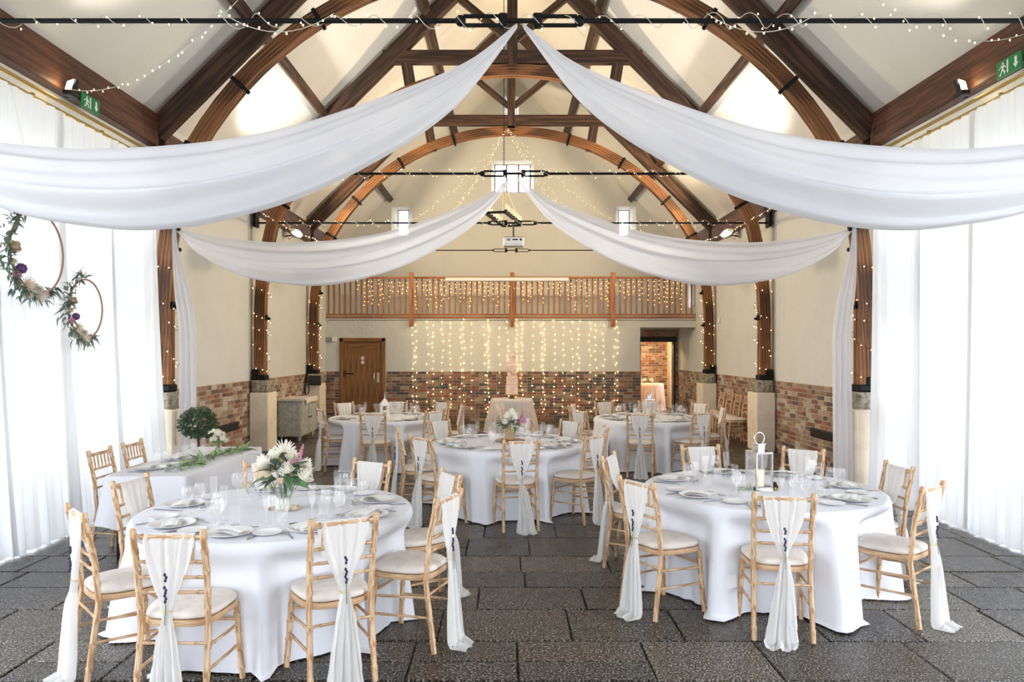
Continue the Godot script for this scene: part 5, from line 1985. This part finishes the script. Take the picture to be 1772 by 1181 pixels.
		put_poly.call("running_head", [[-0.09, 0.045], [-0.075, 0.058], [-0.06, 0.045], [-0.072, 0.032]])
		put_poly.call("running_figure", [[-0.1, 0.028], [-0.06, 0.03], [-0.03, 0.005], [-0.035, -0.005], [-0.062, 0.012], [-0.07, -0.01], [-0.04, -0.03], [-0.045, -0.06], [-0.058, -0.06], [-0.06, -0.038], [-0.085, -0.022], [-0.1, -0.06], [-0.125, -0.06], [-0.122, -0.048], [-0.108, -0.046], [-0.092, -0.005], [-0.088, 0.014], [-0.11, 0.016], [-0.125, -0.005], [-0.135, 0.0]])
		put_poly.call("doorway_bar", [[-0.02, 0.06], [0.0, 0.06], [0.0, -0.06], [-0.02, -0.06]])
	# round wall uplighters between the trusses
	for e in [[-1.0, -11.8, "left wall, hidden behind the rear drape"], [-1.0, -15.3, "left wall near the gallery"], [1.0, -11.8, "right wall, nearer the curtains"], [1.0, -15.3, "right wall near the gallery"]]:
		uplighter(e[0], e[1], "round grey wall spotlight on a cable bracket, " + e[2])
	# black spot cans for the projector rod, chandelier, projector and screen
	chandelier()
	var pj := thing("projector", "white ceiling projector hanging below the third tie rod", "projector", Vector3(0.02, 3.79, -13.3))
	var bd := Shape.new()
	bd.block(Vector3(0, 0, 0), Vector3(0.37, 0.13, 0.3), 0.015)
	bd.block(Vector3(0, -0.075, 0.0), Vector3(0.36, 0.03, 0.28), 0.01)
	part(pj, "body", bd.mesh(), M.white)
	var gr := Shape.new()
	for k in 6: gr.block(Vector3(-0.12 + 0.012 * k, 0.02, 0.151), Vector3(0.006, 0.04, 0.004), 0.001)
	gr.block(Vector3(0.03, 0.02, 0.151), Vector3(0.1, 0.022, 0.004), 0.001)
	gr.tube([Vector3(0.13, 0.02, 0.148), Vector3(0.13, 0.02, 0.156)], 0.02, 12)
	part(pj, "connector_panel", gr.mesh(), M.black)
	var pl := Shape.new()
	pl.tube([Vector3(0, 0.06, 0), Vector3(0.0, 0.33, 0)], 0.016, 8)
	pl.block(Vector3(0, 0.075, 0), Vector3(0.36, 0.012, 0.2), 0.003)
	part(pj, "mounting_pole", pl.mesh(), M.black)
	var sc := thing("screen_case", "long white roller screen case fixed along the gallery handrail", "projection screen", Vector3(-0.1, 3.635, END_Z + 0.13))
	var cs := Shape.new()
	cs.block(Vector3.ZERO, Vector3(3.16, 0.09, 0.1), 0.02)
	part(sc, "case", cs.mesh(), M.white)
	var slot := Shape.new()
	slot.block(Vector3(0, -0.05, 0), Vector3(3.0, 0.014, 0.03), 0.003)
	part(sc, "bottom_bar", slot.mesh(), M.grey)
	var al := thing("alarm_box", "grey and white alarm box on the wall beside the oak door", "alarm box", Vector3(-4.64, 2.1, END_Z + 0.025))
	var ab := Shape.new()
	ab.block(Vector3(-0.06, 0, 0), Vector3(0.15, 0.12, 0.05), 0.01)
	part(al, "sounder", ab.mesh(), M.grey)
	var aw := Shape.new()
	aw.block(Vector3(0.1, 0.0, 0), Vector3(0.13, 0.12, 0.04), 0.01)
	part(al, "cover", aw.mesh(), M.white)
	var sn := Shape.new()
	sn.block(Vector3.ZERO, Vector3(0.04, 0.13, 0.09), 0.015)
	solo("wall_sensor", sn.mesh(), M.white, "small white wall sensor beside the right-hand gallery post", "sensor", Vector3(4.735, 2.5, -16.75))
	var bx := thing("plinth_speaker", "small black loudspeaker with coiled cable on the left plinth by the gallery", "speaker", Vector3(-4.5, 1.13, -16.8))
	var bs := Shape.new()
	bs.block(Vector3(0, 0, 0), Vector3(0.27, 0.22, 0.1), 0.012)
	part(bx, "cabinet", bs.mesh(), M.black)
	var gl := Shape.new()
	gl.block(Vector3(0, 0, 0.053), Vector3(0.22, 0.17, 0.01), 0.004)
	part(bx, "grille", gl.mesh(), M.wire_dark)
	var cb := Shape.new()
	var coil := []
	for k in 61:
		var a := TAU * k / 12.0
		coil.append(Vector3(-0.17 + cos(a) * 0.05, -0.2 + sin(a) * 0.12, 0.02 + 0.008 * k / 12.0))
	cb.tube(coil, 0.007, 5)
	part(bx, "coiled_cable", cb.mesh(), M.black)
	var ex := thing("fire_extinguisher_sign", "white and red rounded panel on the right wall beside the curtain", "wall panel", Vector3(4.74, 1.02, -9.15))
	var eb := Shape.new()
	eb.block(Vector3.ZERO, Vector3(0.03, 0.4, 0.2), 0.014)
	part(ex, "panel", eb.mesh(), M.white)
	var er := Shape.new()
	er.block(Vector3(-0.012, 0.04, 0), Vector3(0.02, 0.22, 0.12), 0.01)
	part(ex, "red_inset", er.mesh(), plain(rgb8(160, 26, 34), 0.5))

func uplighter(s: float, z: float, label: String) -> void:
	var o := thing("wall_spotlight", label, "spotlight", Vector3(s * 4.6, 4.2, z), 0, "round wall spotlights")
	var d := Shape.new()
	d.xf = Transform3D(Basis(Vector3(0, 0, 1), s * 0.75) * Basis(Vector3.RIGHT, 0.5), Vector3(-s * 0.1, 0.06, 0))
	d.lathe([[0.001, -0.07], [0.05, -0.068], [0.1, -0.04], [0.135, 0.0], [0.14, 0.02], [0.125, 0.02], [0.09, -0.03], [0.001, -0.04]], 24)
	part(o, "reflector", d.mesh(), M.grey)
	var g := Shape.new()
	g.xf = d.xf
	g.lathe([[0.001, -0.036], [0.06, -0.034], [0.085, -0.02], [0.001, -0.014]], 20)
	part(o, "lamp_glow", g.mesh(), M.uplight)
	var b := Shape.new()
	b.tube([Vector3(s * 0.13, 0.0, 0), Vector3(0, 0.02, 0), Vector3(-s * 0.07, 0.0, 0)], 0.014, 6)
	b.tube([Vector3(s * 0.12, 0.12, 0.05), Vector3(s * 0.02, -0.08, 0.07), Vector3(-s * 0.06, 0.0, 0.02)], 0.006, 5)
	part(o, "bracket", b.mesh(), M.black)
	var l := SpotLight3D.new()
	l.name = "uplight_beam"
	l.light_color = Color(1.0, 0.985, 0.95) if z > -13.0 else Color(1.0, 0.9, 0.74)
	l.light_energy = 11.5 if z > -13.0 else 23.0
	l.spot_range = 40
	l.spot_angle = 68
	l.spot_angle_attenuation = 0.5
	l.spot_attenuation = 2
	l.light_size = 0.1
	l.shadow_enabled = true
	o.add_child(l)
	var up := d.xf * Vector3(0, 0.03, 0)
	l.look_at_from_position(o.position + up, o.position + up + (Vector3(-s * 1.0, 0.3, 0.0) if z > -13.0 else Vector3(-s * 0.9, 0.05, -0.3)))

func chandelier() -> void:
	var o := thing("candle_chandelier", "black ladder-shaped chandelier with rows of white candles on a long chain", "chandelier", Vector3(-0.16, 4.5, -15.0), -0.22)
	var dark: Material = M.iron
	for s in [-1.0, 1.0]:
		var b := Shape.new()
		b.block(Vector3(s * 0.2, 0, 0), Vector3(0.05, 0.05, 1.6), 0.006)
		part(o, "side_bar", b.mesh(), dark)
		var e := Shape.new()
		e.block(Vector3(0, 0, s * 0.78), Vector3(0.4, 0.045, 0.05), 0.006)
		part(o, "end_bar", e.mesh(), M.iron)
		for k in 7:
			var z := -0.69 + 0.23 * k
			var c := Shape.new()
			c.lathe([[0.001, 0.02], [0.03, 0.022], [0.034, 0.06], [0.028, 0.062], [0.001, 0.05]], 10, Vector3(s * 0.2, 0, z))
			part(o, "candle_cup", c.mesh(), M.black)
			var w := Shape.new()
			w.lathe([[0.026, 0.05], [0.026, 0.17], [0.02, 0.178], [0.001, 0.172]], 10, Vector3(s * 0.2, 0, z))
			part(o, "candle", w.mesh(), M.wax)
		for q in [-0.72, 0.72]:
			var h := Shape.new()
			h.tube([Vector3(s * 0.2, 0.02, q), Vector3(0, 0.75, 0)], 0.01, 6)
			part(o, "hanging_rope", h.mesh(), M.twine)
	var ch := Shape.new()
	var y := 0.75
	var k := 0
	while y < 4.95:
		var ring := []
		for i in 9:
			var a := TAU * i / 8.0
			var off := Vector3(cos(a) * 0.014, sin(a) * 0.03, 0)
			ring.append(Vector3(0, y, 0) + (off if k % 2 == 0 else Vector3(0, off.y, off.x)))
		ch.tube(ring, 0.005, 5, false)
		y += 0.05
		k += 1
	part(o, "chain", ch.mesh(), M.iron)


# ---------------------------------------------------------------- fairy lights
# a wire along points with bulbs every so often, jutting out a little
func light_string(o: Node, path: Array, spacing: float, bulb_r: float, wire_r: float, bulb: Material, wire: Material, r: RandomNumberGenerator, jut := 0.02) -> void:
	var w := Shape.new()
	w.tube(path, wire_r, 4, false)
	var wp := part(o, "wire", w.mesh(), wire)
	var b := Shape.new()
	var next := spacing * r.randf()
	var run := 0.0
	for i in path.size() - 1:
		var step: float = path[i].distance_to(path[i + 1])
		while next <= run + step:
			var p: Vector3 = path[i].lerp(path[i + 1], (next - run) / maxf(step, 1e-5))
			var d := Vector3(r.randf_range(-1, 1), r.randf_range(-1, 0.6), r.randf_range(-1, 1)).normalized()
			b.ball(p + d * jut, bulb_r, 6, 4, 1.3)
			next += spacing * r.randf_range(0.75, 1.25)
		run += step
	if b.v.size():
		var bp := part(wp, "bulbs", b.mesh(), bulb)
		bp.set_meta("kind", "stuff")

func sag(a: Vector3, b: Vector3, drop: float, n := 16) -> Array:
	var p := []
	for i in n + 1:
		var t := float(i) / n
		p.append(a.lerp(b, t) - Vector3(0, drop * 4 * t * (1 - t), 0))
	return p

func helix(a: Vector3, b: Vector3, radius: float, turns: float, x: Vector3, y: Vector3, r: RandomNumberGenerator) -> Array:
	var p := []
	var n := int(turns * 10)
	for i in n + 1:
		var t := float(i) / n
		var w := TAU * turns * t + 0.8 * sin(t * 9.0)
		p.append(a.lerp(b, t) + (x * cos(w) + y * sin(w)) * radius * (1.0 + 0.25 * sin(t * 31.0)))
	return p

func build_fairy_lights() -> void:
	var r := RandomNumberGenerator.new()
	r.seed = 99
	# curtain of lights on the end wall
	var o := thing("fairy_light_curtain", "curtain of warm fairy lights hanging over the end wall and brickwork", "fairy lights")
	var head := Shape.new()
	head.tube([Vector3(-2.62, 2.62, END_Z + 0.04), Vector3(2.84, 2.62, END_Z + 0.04)], 0.004, 5)
	part(o, "header_cable", head.mesh(), M.wire)
	for k in 27:
		var x := -2.6 + 5.4 * k / 26.0 + r.randf_range(-0.09, 0.09)
		var path := []
		for i in 9:
			path.append(Vector3(x + r.randf_range(-0.025, 0.025), lerpf(2.62, r.randf_range(0.1, 0.3), i / 8.0), END_Z + 0.05))
		var s := Node3D.new()
		s.name = "light_strand"
		o.add_child(s, true)
		light_string(s, path, r.randf_range(0.1, 0.24), 0.009, 0.0016, M.bulb_far, M.wire, r, 0.025)
	# icicle lights on the balustrade
	o = thing("icicle_lights", "orange icicle fairy lights hanging among the gallery balusters", "fairy lights")
	head = Shape.new()
	head.tube([Vector3(-3.95, 3.62, END_Z + 0.06), Vector3(4.5, 3.62, END_Z + 0.06)], 0.004, 5)
	part(o, "header_cable", head.mesh(), M.wire_dark)
	for k in 68:
		var x := -3.9 + 8.3 * k / 67.0 + r.randf_range(-0.04, 0.04)
		var low := r.randf_range(2.85, 3.35)
		var s := Node3D.new()
		s.name = "light_strand"
		o.add_child(s, true)
		light_string(s, [Vector3(x, 3.62, END_Z + 0.06), Vector3(x + r.randf_range(-0.03, 0.03), (3.62 + low) / 2, END_Z + 0.065), Vector3(x, low, END_Z + 0.06)], 0.12, 0.008, 0.0015, M.bulb_orange, M.wire_dark, r, 0.02)
	# wound round the tie rods
	for i in 3:
		o = thing("fairy_lights", "white fairy lights wound round the %s tie rod" % ["front", "second", "third"][i], "fairy lights", Vector3(0, 4.15, TRUSS_Z[i]), 0, "fairy lights on the tie rods")
		light_string(o, helix(Vector3(-4.5, 0, 0), Vector3(4.5, 0, 0), 0.045, [34.0, 30.0, 28.0][i], Vector3.UP, Vector3(0, 0, 1), r), 0.13, [0.006, 0.006, 0.0065][i], 0.0028, M.bulb, M.wire, r, 0.03)
	# wound up the posts
	for i in range(1, 4):
		for s in [-1.0, 1.0]:
			o = thing("fairy_lights", "warm fairy lights wound up the %s post %s" % ["left" if s < 0 else "right", ["by the curtains", "in the middle of the wall", "by the gallery"][i - 1]], "fairy lights", Vector3(s * 4.59, 0, TRUSS_Z[i]), 0, "fairy lights on the posts")
			var path := []
			for k in 81:
				var t := k / 80.0
				var w := TAU * 5.0 * t + 1.5 * sin(t * 13)
				path.append(Vector3(clampf(cos(w) * 1.7, -1, 1) * 0.125 + (0.02 if s < 0 else -0.02), lerpf(1.42, 3.1, t), clampf(sin(w) * 1.7, -1, 1) * 0.115))
			light_string(o, path, 0.14, 0.006, 0.003, M.bulb_far, M.wire_dark, r, 0.012)
	# cascades from the collar in front of the gallery
	var apex := Vector3(-0.08, 6.85, -16.6)
	for e in [[-3.6, 4.3, -16.9, 0.5], [-3.0, 4.3, -16.9, 0.75], [-2.2, 4.25, -16.9, 0.3], [3.9, 4.3, -16.9, 0.5], [3.1, 4.3, -16.9, 0.75], [1.9, 4.25, -16.9, 0.3]]:
		o = thing("fairy_lights", "strand of tiny fairy lights swagging from the collar to the %s, %s of three" % ["left" if e[0] < 0 else "right", "outermost" if absf(e[0]) > 3.5 else "middle" if absf(e[0]) > 2.5 else "innermost"], "fairy lights", Vector3.ZERO, 0, "fairy light cascades")
		light_string(o, sag(apex, Vector3(e[0], e[1], e[2]), e[3]), 0.085, 0.006, 0.0012, M.bulb, M.wire, r, 0.05)
	# long loose loops near the camera
	for e in [[Vector3(-1.75, 4.5, -5.1), Vector3(-4.5, 4.46, -7.4), 0.28, "left floodlight"], [Vector3(2.1, 4.6, -5.1), Vector3(4.5, 4.62, -6.4), 0.3, "right exit sign"]]:
		o = thing("fairy_lights", "loose loop of fairy lights swagging from above the front rod to the " + e[3], "fairy lights", Vector3.ZERO, 0, "loose fairy light loops")
		light_string(o, sag(e[0], e[1], e[2], 24), 0.15, 0.007, 0.003, M.bulb, M.wire, r, 0.02)
	for s in [-1.0, 1.0]:
		o = thing("fairy_lights", "short loop of fairy lights hanging from the front rod %s of the drape" % ["left", "right"][0 if s < 0 else 1], "fairy lights", Vector3.ZERO, 0, "loose fairy light loops")
		light_string(o, sag(Vector3(s * 1.3, 4.18, -5.12), Vector3(s * 2.1, 4.2, -5.12), 0.14, 14), 0.1, 0.007, 0.003, M.bulb, M.wire, r, 0.02)
		o = thing("fairy_lights", "strand of fairy lights swagging along the %s wall between the eaves and the posts" % ["left", "right"][0 if s < 0 else 1], "fairy lights", Vector3.ZERO, 0, "loose fairy light loops")
		light_string(o, sag(Vector3(s * 4.6, 4.45, -11.6), Vector3(s * 3.7, 4.2, -16.9), 0.22, 20), 0.13, 0.009, 0.003, M.bulb, M.wire, r, 0.02)
